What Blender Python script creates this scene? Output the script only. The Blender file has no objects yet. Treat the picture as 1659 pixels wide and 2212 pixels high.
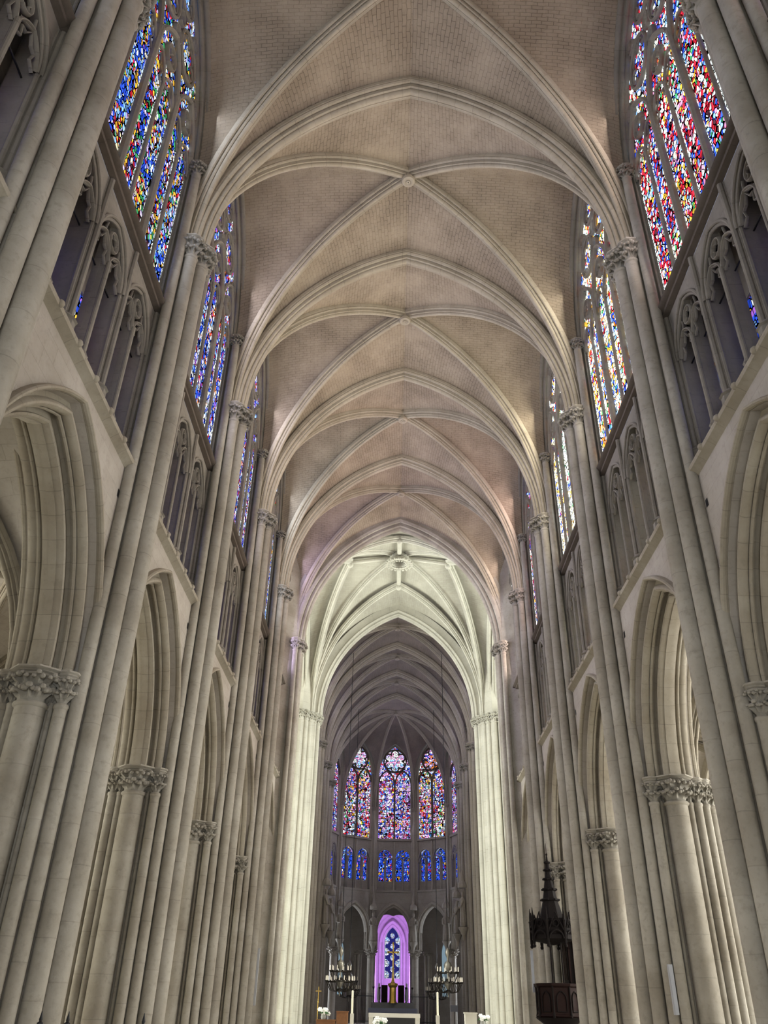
import bpy, math, random
from mathutils import Vector, Matrix, noise
random.seed(7)
PI=math.pi; sin=math.sin; cos=math.cos; R=math.radians
sc=bpy.context.scene; COL=sc.collection

# ------------------------------------------------------------------ materials
def nt(name):
    m=bpy.data.materials.new(name); m.use_nodes=True; t=m.node_tree; t.nodes.clear()
    return m,t
def N(t,k,**kw):
    n=t.nodes.new(k)
    for a,b in kw.items():
        if a in n.inputs.keys(): n.inputs[a].default_value=b
        else: setattr(n,a,b)
    return n
def stone(name,c1,c2,mode='shaft',mortar=.55,bw=.9,rh=.4,ms=.012,rough=.85,dirt=.35,bump=.35):
    m,t=nt(name); L=t.links.new
    out=N(t,'ShaderNodeOutputMaterial'); b=N(t,'ShaderNodeBsdfPrincipled'); b.inputs['Roughness'].default_value=rough
    b.inputs['Specular IOR Level'].default_value=.25
    uv=N(t,'ShaderNodeUVMap'); gm=N(t,'ShaderNodeNewGeometry'); oi=N(t,'ShaderNodeObjectInfo')
    n1=N(t,'ShaderNodeTexNoise',Scale=.55,Detail=6.,Roughness=.62); L(gm.outputs['Position'],n1.inputs['Vector'])
    n2=N(t,'ShaderNodeTexNoise',Scale=7.,Detail=5.,Roughness=.65); L(gm.outputs['Position'],n2.inputs['Vector'])
    cr=N(t,'ShaderNodeMix',data_type='RGBA'); cr.inputs['A'].default_value=(*c1,1); cr.inputs['B'].default_value=(*c2,1)
    mr=N(t,'ShaderNodeMapRange'); mr.inputs['From Min'].default_value=.35; mr.inputs['From Max'].default_value=.65
    L(n1.outputs['Fac'],mr.inputs['Value']); L(mr.outputs['Result'],cr.inputs['Factor'])
    # offset joints by object
    ad=N(t,'ShaderNodeVectorMath',operation='ADD'); cx=N(t,'ShaderNodeCombineXYZ')
    if mode=='shaft':
        mu=N(t,'ShaderNodeMath',operation='MULTIPLY'); mu.inputs[1].default_value=9.; L(oi.outputs['Random'],mu.inputs[0]); L(mu.outputs[0],cx.inputs['Y'])
    L(uv.outputs['UV'],ad.inputs[0]); L(cx.outputs[0],ad.inputs[1])
    nd=N(t,'ShaderNodeTexNoise',Scale=2.5,Detail=2.); L(gm.outputs['Position'],nd.inputs['Vector'])
    sub=N(t,'ShaderNodeVectorMath',operation='SUBTRACT'); sub.inputs[1].default_value=(.5,.5,.5); L(nd.outputs['Color'],sub.inputs[0])
    scl=N(t,'ShaderNodeVectorMath',operation='SCALE'); scl.inputs['Scale'].default_value=.1 if mode=='web' else .02; L(sub.outputs[0],scl.inputs[0])
    ad2=N(t,'ShaderNodeVectorMath',operation='ADD'); L(ad.outputs[0],ad2.inputs[0]); L(scl.outputs[0],ad2.inputs[1])
    br=N(t,'ShaderNodeTexBrick'); br.offset=.5; br.inputs['Scale'].default_value=1; br.inputs['Mortar Size'].default_value=ms; br.inputs['Mortar Smooth'].default_value=.3
    br.inputs['Brick Width'].default_value=(60. if mode=='shaft' else bw); br.inputs['Row Height'].default_value=rh
    br.inputs['Color1'].default_value=(1,1,1,1); br.inputs['Color2'].default_value=(.92,.91,.90,1); br.inputs['Mortar'].default_value=(1,1,1,1); br.inputs['Bias'].default_value=0
    L(ad2.outputs[0],br.inputs['Vector'])
    mx=N(t,'ShaderNodeMix',data_type='RGBA',blend_type='MULTIPLY'); mx.inputs['Factor'].default_value=.9 if mode!='shaft' else .6
    L(cr.outputs['Result'],mx.inputs['A']); L(br.outputs['Color'],mx.inputs['B'])
    # dirt patches
    cd=N(t,'ShaderNodeMapRange'); cd.inputs['From Min'].default_value=.52; cd.inputs['From Max'].default_value=.75; cd.inputs['To Max'].default_value=dirt
    L(n2.outputs['Fac'],cd.inputs['Value'])
    mx2=N(t,'ShaderNodeMix',data_type='RGBA'); mx2.inputs['B'].default_value=(c1[0]*.45,c1[1]*.43,c1[2]*.4,1)
    L(cd.outputs['Result'],mx2.inputs['Factor']); L(mx.outputs['Result'],mx2.inputs['A'])
    # mortar lines, patchy
    mp=N(t,'ShaderNodeMapRange'); mp.inputs['From Min'].default_value=.38; mp.inputs['From Max'].default_value=.62; mp.inputs['To Min'].default_value=mortar*.3; mp.inputs['To Max'].default_value=mortar
    L(n1.outputs['Fac'],mp.inputs['Value'])
    mm=N(t,'ShaderNodeMath',operation='MULTIPLY'); L(br.outputs['Fac'],mm.inputs[0]); L(mp.outputs['Result'],mm.inputs[1])
    mx3=N(t,'ShaderNodeMix',data_type='RGBA'); mx3.inputs['B'].default_value=(c1[0]*.25,c1[1]*.22,c1[2]*.2,1)
    L(mm.outputs[0],mx3.inputs['Factor']); L(mx2.outputs['Result'],mx3.inputs['A'])
    L(mx3.outputs['Result'],b.inputs['Base Color'])
    bp=N(t,'ShaderNodeBump'); bp.inputs['Strength'].default_value=bump; bp.inputs['Distance'].default_value=.02
    sb=N(t,'ShaderNodeMath',operation='SUBTRACT'); L(n2.outputs['Fac'],sb.inputs[0]); L(br.outputs['Fac'],sb.inputs[1]); L(sb.outputs[0],bp.inputs['Height'])
    L(bp.outputs['Normal'],b.inputs['Normal']); L(b.outputs[0],out.inputs[0])
    return m
def plain(name,c,rough=.6,metal=0.,var=.25,scale=6.):
    m,t=nt(name); L=t.links.new
    out=N(t,'ShaderNodeOutputMaterial'); b=N(t,'ShaderNodeBsdfPrincipled'); b.inputs['Roughness'].default_value=rough; b.inputs['Metallic'].default_value=metal
    b.inputs['Specular IOR Level'].default_value=.12 if rough>=.7 else .4
    g=N(t,'ShaderNodeNewGeometry'); n=N(t,'ShaderNodeTexNoise',Scale=scale,Detail=4.); L(g.outputs['Position'],n.inputs['Vector'])
    mx=N(t,'ShaderNodeMix',data_type='RGBA'); mx.inputs['A'].default_value=(*c,1); mx.inputs['B'].default_value=(*[x*(1-var) for x in c],1)
    L(n.outputs['Fac'],mx.inputs['Factor']); L(mx.outputs['Result'],b.inputs['Base Color']); L(b.outputs[0],out.inputs[0]); return m
def glow(name,c,s):
    m,t=nt(name); out=N(t,'ShaderNodeOutputMaterial'); e=N(t,'ShaderNodeEmission'); e.inputs[0].default_value=(*c,1); e.inputs[1].default_value=s
    t.links.new(e.outputs[0],out.inputs[0]); m.cycles.emission_sampling='NONE'; return m
BLUE=(.03,.09,.75);SKY=(.25,.5,1.);RED=(.55,.02,.04);GOLD=(.95,.5,.05);WHT=(.95,1.,1.);GRN=(.05,.35,.12);VIO=(.35,.12,.6);DARK=(.06,.02,.03);PINK=(.8,.3,.55);LIL=(.6,.5,.95);CREAM=(1.,.9,.6);ORG=(.85,.22,.03)
def glass(name,pal,strength=1.,su=9.,sv=6.5,pitch=None,lead=.085,blk=1.1,border=.035):
    """stained glass: leaded cells whose colours come from a palette grouped in larger figures"""
    m,t=nt(name); L=t.links.new
    out=N(t,'ShaderNodeOutputMaterial'); e=N(t,'ShaderNodeEmission'); uv=N(t,'ShaderNodeUVMap'); oi=N(t,'ShaderNodeObjectInfo')
    rn=N(t,'ShaderNodeMath',operation='MULTIPLY'); rn.inputs[1].default_value=50.; L(oi.outputs['Random'],rn.inputs[0])
    cx=N(t,'ShaderNodeCombineXYZ'); L(rn.outputs[0],cx.inputs[2])
    ad=N(t,'ShaderNodeVectorMath',operation='ADD'); L(uv.outputs['UV'],ad.inputs[0]); L(cx.outputs[0],ad.inputs[1])
    mp=N(t,'ShaderNodeVectorMath',operation='MULTIPLY'); mp.inputs[1].default_value=(su,sv,1); L(ad.outputs[0],mp.inputs[0])
    v=N(t,'ShaderNodeTexVoronoi',voronoi_dimensions='3D'); v.inputs['Scale'].default_value=1; L(mp.outputs[0],v.inputs['Vector'])
    ve=N(t,'ShaderNodeTexVoronoi',feature='DISTANCE_TO_EDGE'); ve.inputs['Scale'].default_value=1; L(mp.outputs[0],ve.inputs['Vector'])
    vb=N(t,'ShaderNodeTexVoronoi',voronoi_dimensions='3D'); vb.inputs['Scale'].default_value=blk; L(ad.outputs[0],vb.inputs['Vector'])
    s1=N(t,'ShaderNodeSeparateColor'); L(v.outputs['Color'],s1.inputs[0]); s2=N(t,'ShaderNodeSeparateColor'); L(vb.outputs['Color'],s2.inputs[0])
    # value = fract(fine*.62 + coarse)
    a=N(t,'ShaderNodeMath',operation='MULTIPLY'); a.inputs[1].default_value=.62; L(s1.outputs[0],a.inputs[0])
    a2=N(t,'ShaderNodeMath',operation='ADD'); L(a.outputs[0],a2.inputs[0]); L(s2.outputs[0],a2.inputs[1])
    a3=N(t,'ShaderNodeMath',operation='FRACT'); L(a2.outputs[0],a3.inputs[0])
    r=N(t,'ShaderNodeValToRGB'); r.color_ramp.interpolation='CONSTANT'
    n=sum(w for _,w in pal); acc=0; els=r.color_ramp.elements; els.remove(els[1])
    for i,(c,w) in enumerate(pal):
        el=els[0] if i==0 else els.new(acc/n)
        el.position=acc/n; el.color=(*c,1); acc+=w
    L(a3.outputs[0],r.inputs[0])
    br=N(t,'ShaderNodeMapRange'); br.inputs['To Min'].default_value=.45; br.inputs['To Max'].default_value=1.5; L(s1.outputs[1],br.inputs['Value'])
    le=N(t,'ShaderNodeMath',operation='GREATER_THAN'); le.inputs[1].default_value=lead; L(ve.outputs['Distance'],le.inputs[0])
    k=N(t,'ShaderNodeMath',operation='MULTIPLY'); L(br.outputs['Result'],k.inputs[0]); L(le.outputs[0],k.inputs[1])
    sx=N(t,'ShaderNodeSeparateXYZ'); L(uv.outputs['UV'],sx.inputs[0])
    # horizontal saddle bars every 0.42 m
    hb=N(t,'ShaderNodeMath',operation='MULTIPLY'); hb.inputs[1].default_value=1/.42; L(sx.outputs[1],hb.inputs[0])
    hf=N(t,'ShaderNodeMath',operation='FRACT'); L(hb.outputs[0],hf.inputs[0])
    hg=N(t,'ShaderNodeMath',operation='GREATER_THAN'); hg.inputs[1].default_value=.1; L(hf.outputs[0],hg.inputs[0])
    k2=N(t,'ShaderNodeMath',operation='MULTIPLY'); L(k.outputs[0],k2.inputs[0]); L(hg.outputs[0],k2.inputs[1])
    col=r.outputs[0]
    if pitch:
        # pale beaded border strip along each light
        p=N(t,'ShaderNodeMath',operation='MULTIPLY_ADD'); p.inputs[1].default_value=1/pitch; p.inputs[2].default_value=10.; L(sx.outputs[0],p.inputs[0])
        f=N(t,'ShaderNodeMath',operation='FRACT'); L(p.outputs[0],f.inputs[0])
        c=N(t,'ShaderNodeMath',operation='COMPARE'); c.inputs[1].default_value=.5; c.inputs[2].default_value=.5-border*1.9; L(f.outputs[0],c.inputs[0])
        inv=N(t,'ShaderNodeMath',operation='SUBTRACT'); inv.inputs[0].default_value=1; L(c.outputs[0],inv.inputs[1])
        mx=N(t,'ShaderNodeMix',data_type='RGBA'); mx.inputs['B'].default_value=(.85,.95,.95,1); L(inv.outputs[0],mx.inputs['Factor']); L(col,mx.inputs['A']); col=mx.outputs['Result']
    st=N(t,'ShaderNodeMath',operation='MULTIPLY'); st.inputs[1].default_value=strength; L(k2.outputs[0],st.inputs[0])
    L(col,e.inputs[0]); L(st.outputs[0],e.inputs[1]); L(e.outputs[0],out.inputs[0]); m.cycles.emission_sampling='NONE'
    return m

M={}
C1=(.35,.328,.28);C2=(.235,.21,.168)
M['shaft']=stone('nave_shaft_stone',C1,C2,'shaft',mortar=.32,rh=.95,ms=.012,dirt=.5)
M['arch']=stone('arch_stone',(.345,.315,.255),(.245,.212,.16),'shaft',mortar=.4,rh=.62,ms=.012)
M['wall']=stone('wall_ashlar',(.40,.368,.325),(.31,.28,.235),'wall',mortar=.35,bw=.95,rh=.42,ms=.008)
M['web']=stone('vault_web_stone',(.335,.28,.208),(.235,.193,.142),'web',mortar=.8,bw=.36,rh=.15,ms=.010,dirt=.3)
M['rib']=stone('vault_rib_stone',(.375,.335,.26),(.285,.25,.188),'shaft',mortar=.45,rh=.75,ms=.012)
M['dim']=stone('backlit_tracery_stone',(.25,.228,.192),(.175,.16,.133),'shaft',mortar=.4,rh=1.1)  # backlit shade of mullions and tracery is put into this darker colour
M['cap']=stone('carved_capital_stone',(.32,.30,.255),(.20,.185,.155),'shaft',mortar=0,dirt=.7,bump=.8)
M['ledge']=stone('dusty_backlit_stone',(.13,.105,.085),(.085,.07,.055),'shaft',mortar=.3,rh=1.2)  # dusty sills; the dark tone also paints backlit shade on apse tracery
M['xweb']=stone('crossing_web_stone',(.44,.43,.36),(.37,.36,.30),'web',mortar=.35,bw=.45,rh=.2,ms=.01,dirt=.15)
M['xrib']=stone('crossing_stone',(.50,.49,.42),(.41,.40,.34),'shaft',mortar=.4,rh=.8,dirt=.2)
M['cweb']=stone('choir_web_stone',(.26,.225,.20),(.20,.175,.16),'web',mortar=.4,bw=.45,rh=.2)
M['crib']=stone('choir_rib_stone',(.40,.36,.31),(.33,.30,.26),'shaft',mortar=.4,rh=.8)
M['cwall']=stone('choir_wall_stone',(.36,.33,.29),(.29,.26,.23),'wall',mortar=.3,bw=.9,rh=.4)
M['floor']=stone('floor_flagstones',(.52,.49,.43),(.45,.42,.36),'wall',mortar=.5,bw=.7,rh=.7,rough=.5)
M['chap']=stone('chapel_plaster',(.62,.58,.62),(.55,.5,.55),'wall',mortar=.2,bw=.8,rh=.4,dirt=.1)
M['iron']=plain('wrought_iron',(.02,.02,.022),.5,.6)
M['bronze']=plain('dark_bronze',(.07,.06,.05),.4,.8)
M['silver']=plain('pale_silvered_metal',(.4,.38,.33),.4,.7)
M['oak']=plain('dark_oak',(.011,.008,.007),.75,0,.5,12.)
M['mahog']=plain('red_brown_wood',(.02,.009,.007),.7,0,.5,12.)
M['wood']=plain('brown_wood',(.22,.09,.03),.5,0,.5,9.)
M['gold']=plain('gilt_metal',(.75,.5,.12),.3,.9)
M['wax']=plain('cream_wax',(.9,.82,.6),.5,0,.05)
M['white']=plain('white_paint',(.3,.31,.33),.5,0,.05)
M['marble']=plain('pale_altar_stone',(.72,.70,.62),.6,0,.1)
M['cloth']=plain('blue_grey_cloth',(.3,.32,.42),.8,0,.1)
M['grey']=plain('grey_stone',(.3,.3,.28),.8,0,.2)
M['petal']=plain('white_petals',(.85,.85,.8),.7,0,.1)
M['leafg']=plain('green_leaves',(.05,.12,.04),.7,0,.3)
M['wax_glow']=glow('glowing_wax',(1.,.9,.68),1.0)  # unlit wax candles; their brightness is put in as emission
PAL=dict(
 blue=[(BLUE,5),(WHT,3),(BLUE,2),(SKY,4),(GOLD,3),(DARK,2),(RED,2),(LIL,3),(GRN,2),(CREAM,1),(BLUE,3)],
 blue2=[(BLUE,5),(LIL,2),(WHT,3),(RED,3),(BLUE,2),(SKY,4),(VIO,2),(ORG,2),(DARK,1),(BLUE,2),(WHT,2)],
 red=[(RED,5),(WHT,4),(RED,2),(BLUE,4),(DARK,2),(PINK,2),(SKY,3),(CREAM,2),(RED,2),(GOLD,2),(GRN,1),(WHT,3)],
 gold=[(CREAM,5),(RED,3),(WHT,5),(GOLD,3),(BLUE,3),(GRN,1),(ORG,2),(WHT,3),(SKY,2)],
 pale=[(WHT,6),(CREAM,5),(GOLD,3),(BLUE,2),(RED,2),(WHT,4),(GRN,1)],
 apse=[(LIL,4),(BLUE,3),(WHT,3),(PINK,3),(RED,2),(SKY,3),(DARK,2),(CREAM,1),(VIO,2),(LIL,3),(GOLD,1)],
 apsew=[(DARK,2),(WHT,4),(RED,3),(LIL,3),(BLUE,2),(PINK,3),(GRN,1),(GOLD,2),(WHT,2),(SKY,2)],
 deep=[(BLUE,6),(SKY,2),(BLUE,4),(WHT,1),(VIO,2),(RED,1),(BLUE,3),(GOLD,1)])
GP=1.033
G={k:glass('stained_glass_'+n,PAL[p],s*.95,pitch=pt) for k,n,p,s,pt in [('blue','blue_yellow','blue',1.35,GP),('blue2','blue_red','blue2',1.5,GP),('red','red_white','red',2.1,GP),('gold','gold_white','gold',2.6,GP),('pale','pale','pale',2.6,GP)]}
G['apse']=glass('stained_glass_lilac',PAL['apse'],1.3,su=6.,sv=4.5,blk=.9)
G['apsew']=glass('stained_glass_crimson_white',PAL['apsew'],1.3,su=6.,sv=4.5,blk=.9)
G['deep']=glass('stained_glass_deep_blue',PAL['deep'],1.1,su=7.,sv=4.)
G['rose']=glass('stained_glass_rose_lilac',[(LIL,4),(PINK,2),(WHT,3),(SKY,2),(VIO,1)],1.5,su=5.,sv=5.,blk=.5); G['rosew']=glass('stained_glass_rose_orange',[(ORG,3),(LIL,3),(PINK,3),(BLUE,2),(WHT,1)],1.4,su=5.,sv=5.,blk=.5)
G['clear']=glass('plain_leaded_glass',[(WHT,5),(CREAM,3),(SKY,1)],1.6,su=6.,sv=5.,lead=.05)
G['navy']=glow('dark_blue_glass',(.02,.02,.16),.9); G['round']=glass('medallion_glass',[(WHT,4),(SKY,4),(LIL,2)],1.1,su=9.,sv=9.,blk=3.)

# ------------------------------------------------------------------ mesh helpers
class MB:
    def __init__(s): s.v=[];s.f=[];s.uv=[];s.m=[]
    def add(s,vs,fs,uvs=None,mi=0):
        o=len(s.v); s.v+=[tuple(p) for p in vs]
        for i,f in enumerate(fs):
            s.f.append([o+k for k in f]); s.m.append(mi)
            s.uv.append([tuple(uvs[k]) for k in f] if uvs else None)
    def grid(s,P,UV=None,wrap=False,mi=0):
        n=len(P);m=len(P[0]); vs=[p for r in P for p in r]; fs=[];o=len(s.v); s.v+=[tuple(p) for p in vs]
        for i in range(n-1):
            for j in range(m if wrap else m-1):
                k=(j+1)%m
                s.f.append([o+i*m+j,o+i*m+k,o+(i+1)*m+k,o+(i+1)*m+j]); s.m.append(mi)
                if UV:
                    a=UV[i][j];b=UV[i][j+1] if (j+1)<len(UV[i]) else UV[i][0]; c=UV[i+1][j+1] if (j+1)<len(UV[i+1]) else UV[i+1][0]; d=UV[i+1][j]
                    s.uv.append([a,b,c,d])
                else: s.uv.append(None)
    def box(s,x0,x1,y0,y1,z0,z1,mi=0):
        s.add([(x0,y0,z0),(x1,y0,z0),(x1,y1,z0),(x0,y1,z0),(x0,y0,z1),(x1,y0,z1),(x1,y1,z1),(x0,y1,z1)],
              [(0,3,2,1),(4,5,6,7),(0,1,5,4),(1,2,6,5),(2,3,7,6),(3,0,4,7)],mi=mi)
    def lathe(s,prof,n=16,c=(0,0,0),sx=1,sy=1,ph=0,mi=0):
        P=[];UV=[];l=0
        for i,(r,z) in enumerate(prof):
            if i: l+=math.hypot(r-prof[i-1][0],z-prof[i-1][1])
            P.append([(c[0]+r*sx*cos(ph+2*PI*k/n),c[1]+r*sy*sin(ph+2*PI*k/n),c[2]+z) for k in range(n)])
            UV.append([(2*PI*r*k/n,c[2]+l) for k in range(n+1)])
        s.grid(P,UV,True,mi)
    def prism(s,poly,z0,z1,mi=0,cap=True):
        n=len(poly);P=[[(x,y,z0) for x,y in poly],[(x,y,z1) for x,y in poly]]
        l=[0]
        for i in range(n): a=poly[i];b=poly[(i+1)%n]; l.append(l[-1]+math.dist(a,b))
        s.grid(P,[[(q,z0) for q in l],[(q,z1) for q in l]],True,mi)
        if cap: s.add([(x,y,z1) for x,y in poly],[tuple(range(n))]); s.add([(x,y,z0) for x,y in poly],[tuple(range(n))[::-1]])
    def tube(s,pts,r,n=8,rz=None,closed=False,mi=0,caps=True):
        """round tube along 3d points; r may be a list"""
        pts=[Vector(p) for p in pts]; m=len(pts); P=[];UV=[];l=0; prev=None
        for i,p in enumerate(pts):
            if closed: t=pts[(i+1)%m]-pts[i-1]
            else: t=pts[min(i+1,m-1)]-pts[max(i-1,0)]
            t.normalize()
            if prev is None: up=Vector((0,0,1)) if abs(t.z)<.9 else Vector((1,0,0)); a=t.cross(up).normalized()
            else: a=(prev-t*prev.dot(t)).normalized()
            prev=a; b=t.cross(a); rr=r[i] if isinstance(r,(list,tuple)) else r
            if i: l+=(pts[i]-pts[i-1]).length
            P.append([p+a*rr*cos(2*PI*k/n)+b*rr*sin(2*PI*k/n) for k in range(n)]); UV.append([(2*PI*rr*k/n,l) for k in range(n+1)])
        if closed: P.append(P[0]); UV.append(UV[0])
        s.grid(P,UV,True,mi)
        if caps and not closed: s.add(P[0],[tuple(range(n))[::-1]],mi=mi); s.add(P[-1],[tuple(range(n))],mi=mi)
    def sphere(s,c,r,n=8,sz=1,mi=0):
        s.lathe([(max(1e-4,r*sin(PI*i/n)),-r*sz*cos(PI*i/n)) for i in range(n+1)],n*2 if n<8 else n,c,mi=mi)
    def build(s,name,mat,parent=None,smooth=35,matrix=None):
        me=bpy.data.meshes.new(name); me.from_pydata(s.v,[],s.f)
        mats=mat if isinstance(mat,(list,tuple)) else [mat]
        for q in mats: me.materials.append(q)
        ul=me.uv_layers.new(name='UVMap'); flat=[]
        for f,u in zip(s.f,s.uv):
            if u is None:
                a,b,c=Vector(s.v[f[0]]),Vector(s.v[f[1]]),Vector(s.v[f[2]]); nn=(b-a).cross(c-a)
                ax=max(range(3),key=lambda k:abs(nn[k]))
                for k in f:
                    p=s.v[k]; flat+= (p[1],p[2]) if ax==0 else ((p[0],p[2]) if ax==1 else (p[0],p[1]))
            else:
                for q in u: flat+=q
        ul.data.foreach_set('uv',flat); me.polygons.foreach_set('material_index',s.m)
        if smooth:
            me.polygons.foreach_set('use_smooth',[True]*len(me.polygons)); me.set_sharp_from_angle(angle=R(smooth))
        me.update(); o=bpy.data.objects.new(name,me); COL.objects.link(o)
        if parent: o.parent=parent
        if matrix: o.matrix_local=matrix
        return o
def tag(o,label=None,cat=None,group=None,kind=None):
    if label:o['label']=label
    if cat:o['category']=cat
    if group:o['group']=group
    if kind:o['kind']=kind
    return o
def empty(name,loc=(0,0,0),rz=0,label=None,cat=None,group=None,kind=None):
    o=bpy.data.objects.new(name,None); COL.objects.link(o); o.location=loc; o.rotation_euler=(0,0,rz); o.empty_display_size=.2
    return tag(o,label,cat,group,kind)
def copy_tree(o,parent=None,name=None,mat=None):
    c=o.copy(); COL.objects.link(c)
    if name: c.name=name
    if parent: c.parent=parent
    for ch in list(o.children): copy_tree(ch,c)
    return c
def place(o,loc,rz=0,sy=1,sx=1,**kw):
    o.location=loc; o.rotation_euler=(0,0,rz); o.scale=(sx,sy,1); tag(o,**kw); return o
def remat(o,old,new):
    """give a copied tree another material (own mesh copy)"""
    if o.type=='MESH' and any(mm==old for mm in o.data.materials):
        o.data=o.data.copy()
        for i,mm in enumerate(o.data.materials):
            if mm==old:o.data.materials[i]=new
    for c in o.children: remat(c,old,new)

# ---- pointed-arch maths: half-span s, rise h, offset o outward
def arc(s,h,o,n,z0=0):
    r=(s*s+h*h)/(2*s); a=math.acos(max(-1,min(1,(r-s)/(r+o))))
    return [((s-r)+(r+o)*cos(a*i/n), z0+(r+o)*sin(a*i/n)) for i in range(n+1)]
def arc_top(s,h,o): r=(s*s+h*h)/(2*s); return math.sqrt(max(0,(r+o)**2-(r-s)**2))
def arc_u(s,h,o,z): r=(s*s+h*h)/(2*s); return (s-r)+math.sqrt(max(0,(r+o)**2-z*z))
def arc_z(s,h,o,u): r=(s*s+h*h)/(2*s); return math.sqrt(max(0,(r+o)**2-(abs(u)-(s-r))**2))
def roll(cx,co,r,a0,a1,n=5): return [(cx+r*cos(R(a0+(a1-a0)*i/n)),co+r*sin(R(a0+(a1-a0)*i/n))) for i in range(n+1)]
def sweep_arch(mb,prof,s,h,z0,n,pl,sides=(1,-1),mi=0,closed=False):
    L=[0]
    for i in range(1,len(prof)): L.append(L[-1]+math.dist(prof[i],prof[i-1]))
    for sd in sides:
        cur=[arc(s,h,o,n,z0) for d,o in prof]; P=[];UV=[]; l=0
        for i in range(n+1):
            if i: l+=math.dist(cur[0][i],cur[0][i-1])
            P.append([pl(sd*cur[j][i][0],prof[j][0],cur[j][i][1]) for j in range(len(prof))]); UV.append([(q,l) for q in L])
        mb.grid(P,UV,False,mi)
def spandrel(mb,s,h,o,z0,ztop,half,uc,pl,d0,d1,n=10,zlow=None):
    """wall plate between d0 (front) and d1 (back) with a pointed opening; solid from the arch up to ztop"""
    us=[u for u,z in arc(s,h,o,n)][::-1]; so=us[-1]
    us=[-u for u in us[::-1]]+us[1:]
    us=[-half]*(half>so+1e-3)+us+[half]*(half>so+1e-3)
    def lo(u,i):
        if abs(u)>=so-1e-6: return (z0 if zlow is None else zlow) if abs(u)>so+1e-6 else z0
        return z0+arc_z(s,h,o,u)
    zl=[lo(u,i) for i,u in enumerate(us)]
    for d in (d0,d1):
        mb.grid([[pl(uc+u,d,z) for u,z in zip(us,zl)],[pl(uc+u,d,ztop) for u in us]],[[(uc+u,z) for u,z in zip(us,zl)],[(uc+u,ztop) for u in us]])
    mb.grid([[pl(uc+u,d0,z) for u,z in zip(us,zl)],[pl(uc+u,d1,z) for u,z in zip(us,zl)]])
    mb.grid([[pl(uc+u,d0,ztop) for u in us],[pl(uc+u,d1,ztop) for u in us]])
def bar(mb,pts,w,pl,d,dep,closed=False,mi=0):
    """moulded bar in the plane: 2d polyline (u,z), half width w, depth centre d, half depth dep"""
    prof=[(-.35,-1),(.35,-1),(1,-.35),(1,.5),(.5,1),(-.5,1),(-1,.5),(-1,-.35)]
    m=len(pts);P=[];UV=[];l=0
    for i,p in enumerate(pts):
        a=pts[(i-1)%m] if closed else pts[max(0,i-1)]; b=pts[(i+1)%m] if closed else pts[min(m-1,i+1)]
        t=Vector((b[0]-a[0],b[1]-a[1])); 
        if t.length<1e-9:t=Vector((0,1))
        t.normalize(); nx,nz=-t.y,t.x
        if i:l+=math.dist(pts[i],pts[i-1])
        P.append([pl(p[0]+nx*w*q[0],d+dep*q[1],p[1]+nz*w*q[0]) for q in prof]); UV.append([(k*w*.8,l) for k in range(9)])
    if closed: P.append(P[0]);UV.append(UV[0])
    mb.grid(P,UV,True,mi)
def two(s,h,uc,z0,n=8):
    a=arc(s,h,0,n,z0); return [(uc+u,z) for u,z in a]+[(uc-u,z) for u,z in a[::-1]][1:]
def circ(uc,zc,r,n=16,ph=0): return [(uc+r*cos(ph+2*PI*i/n),zc+r*sin(ph+2*PI*i/n)) for i in range(n)]
def foils(uc,zc,r,k,n=5,ph=0):
    """cusped ring of k foils inside a circle of radius r"""
    out=[];rr=r*sin(PI/k)/(1+sin(PI/k))*1.05; rc=r-rr
    for j in range(k):
        a=ph+2*PI*j/k
        for i in range(n+1):
            b=a-PI*.62+PI*1.24*i/n
            out.append((uc+rc*cos(a)+rr*cos(b),zc+rc*sin(a)+rr*sin(b)))
    return out
side=lambda u,d,z:(d,u,z)          # local frame of a side bay: x outward, y along the nave
across=lambda u,d,z:(u,d,z)        # arches that span the nave

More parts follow.
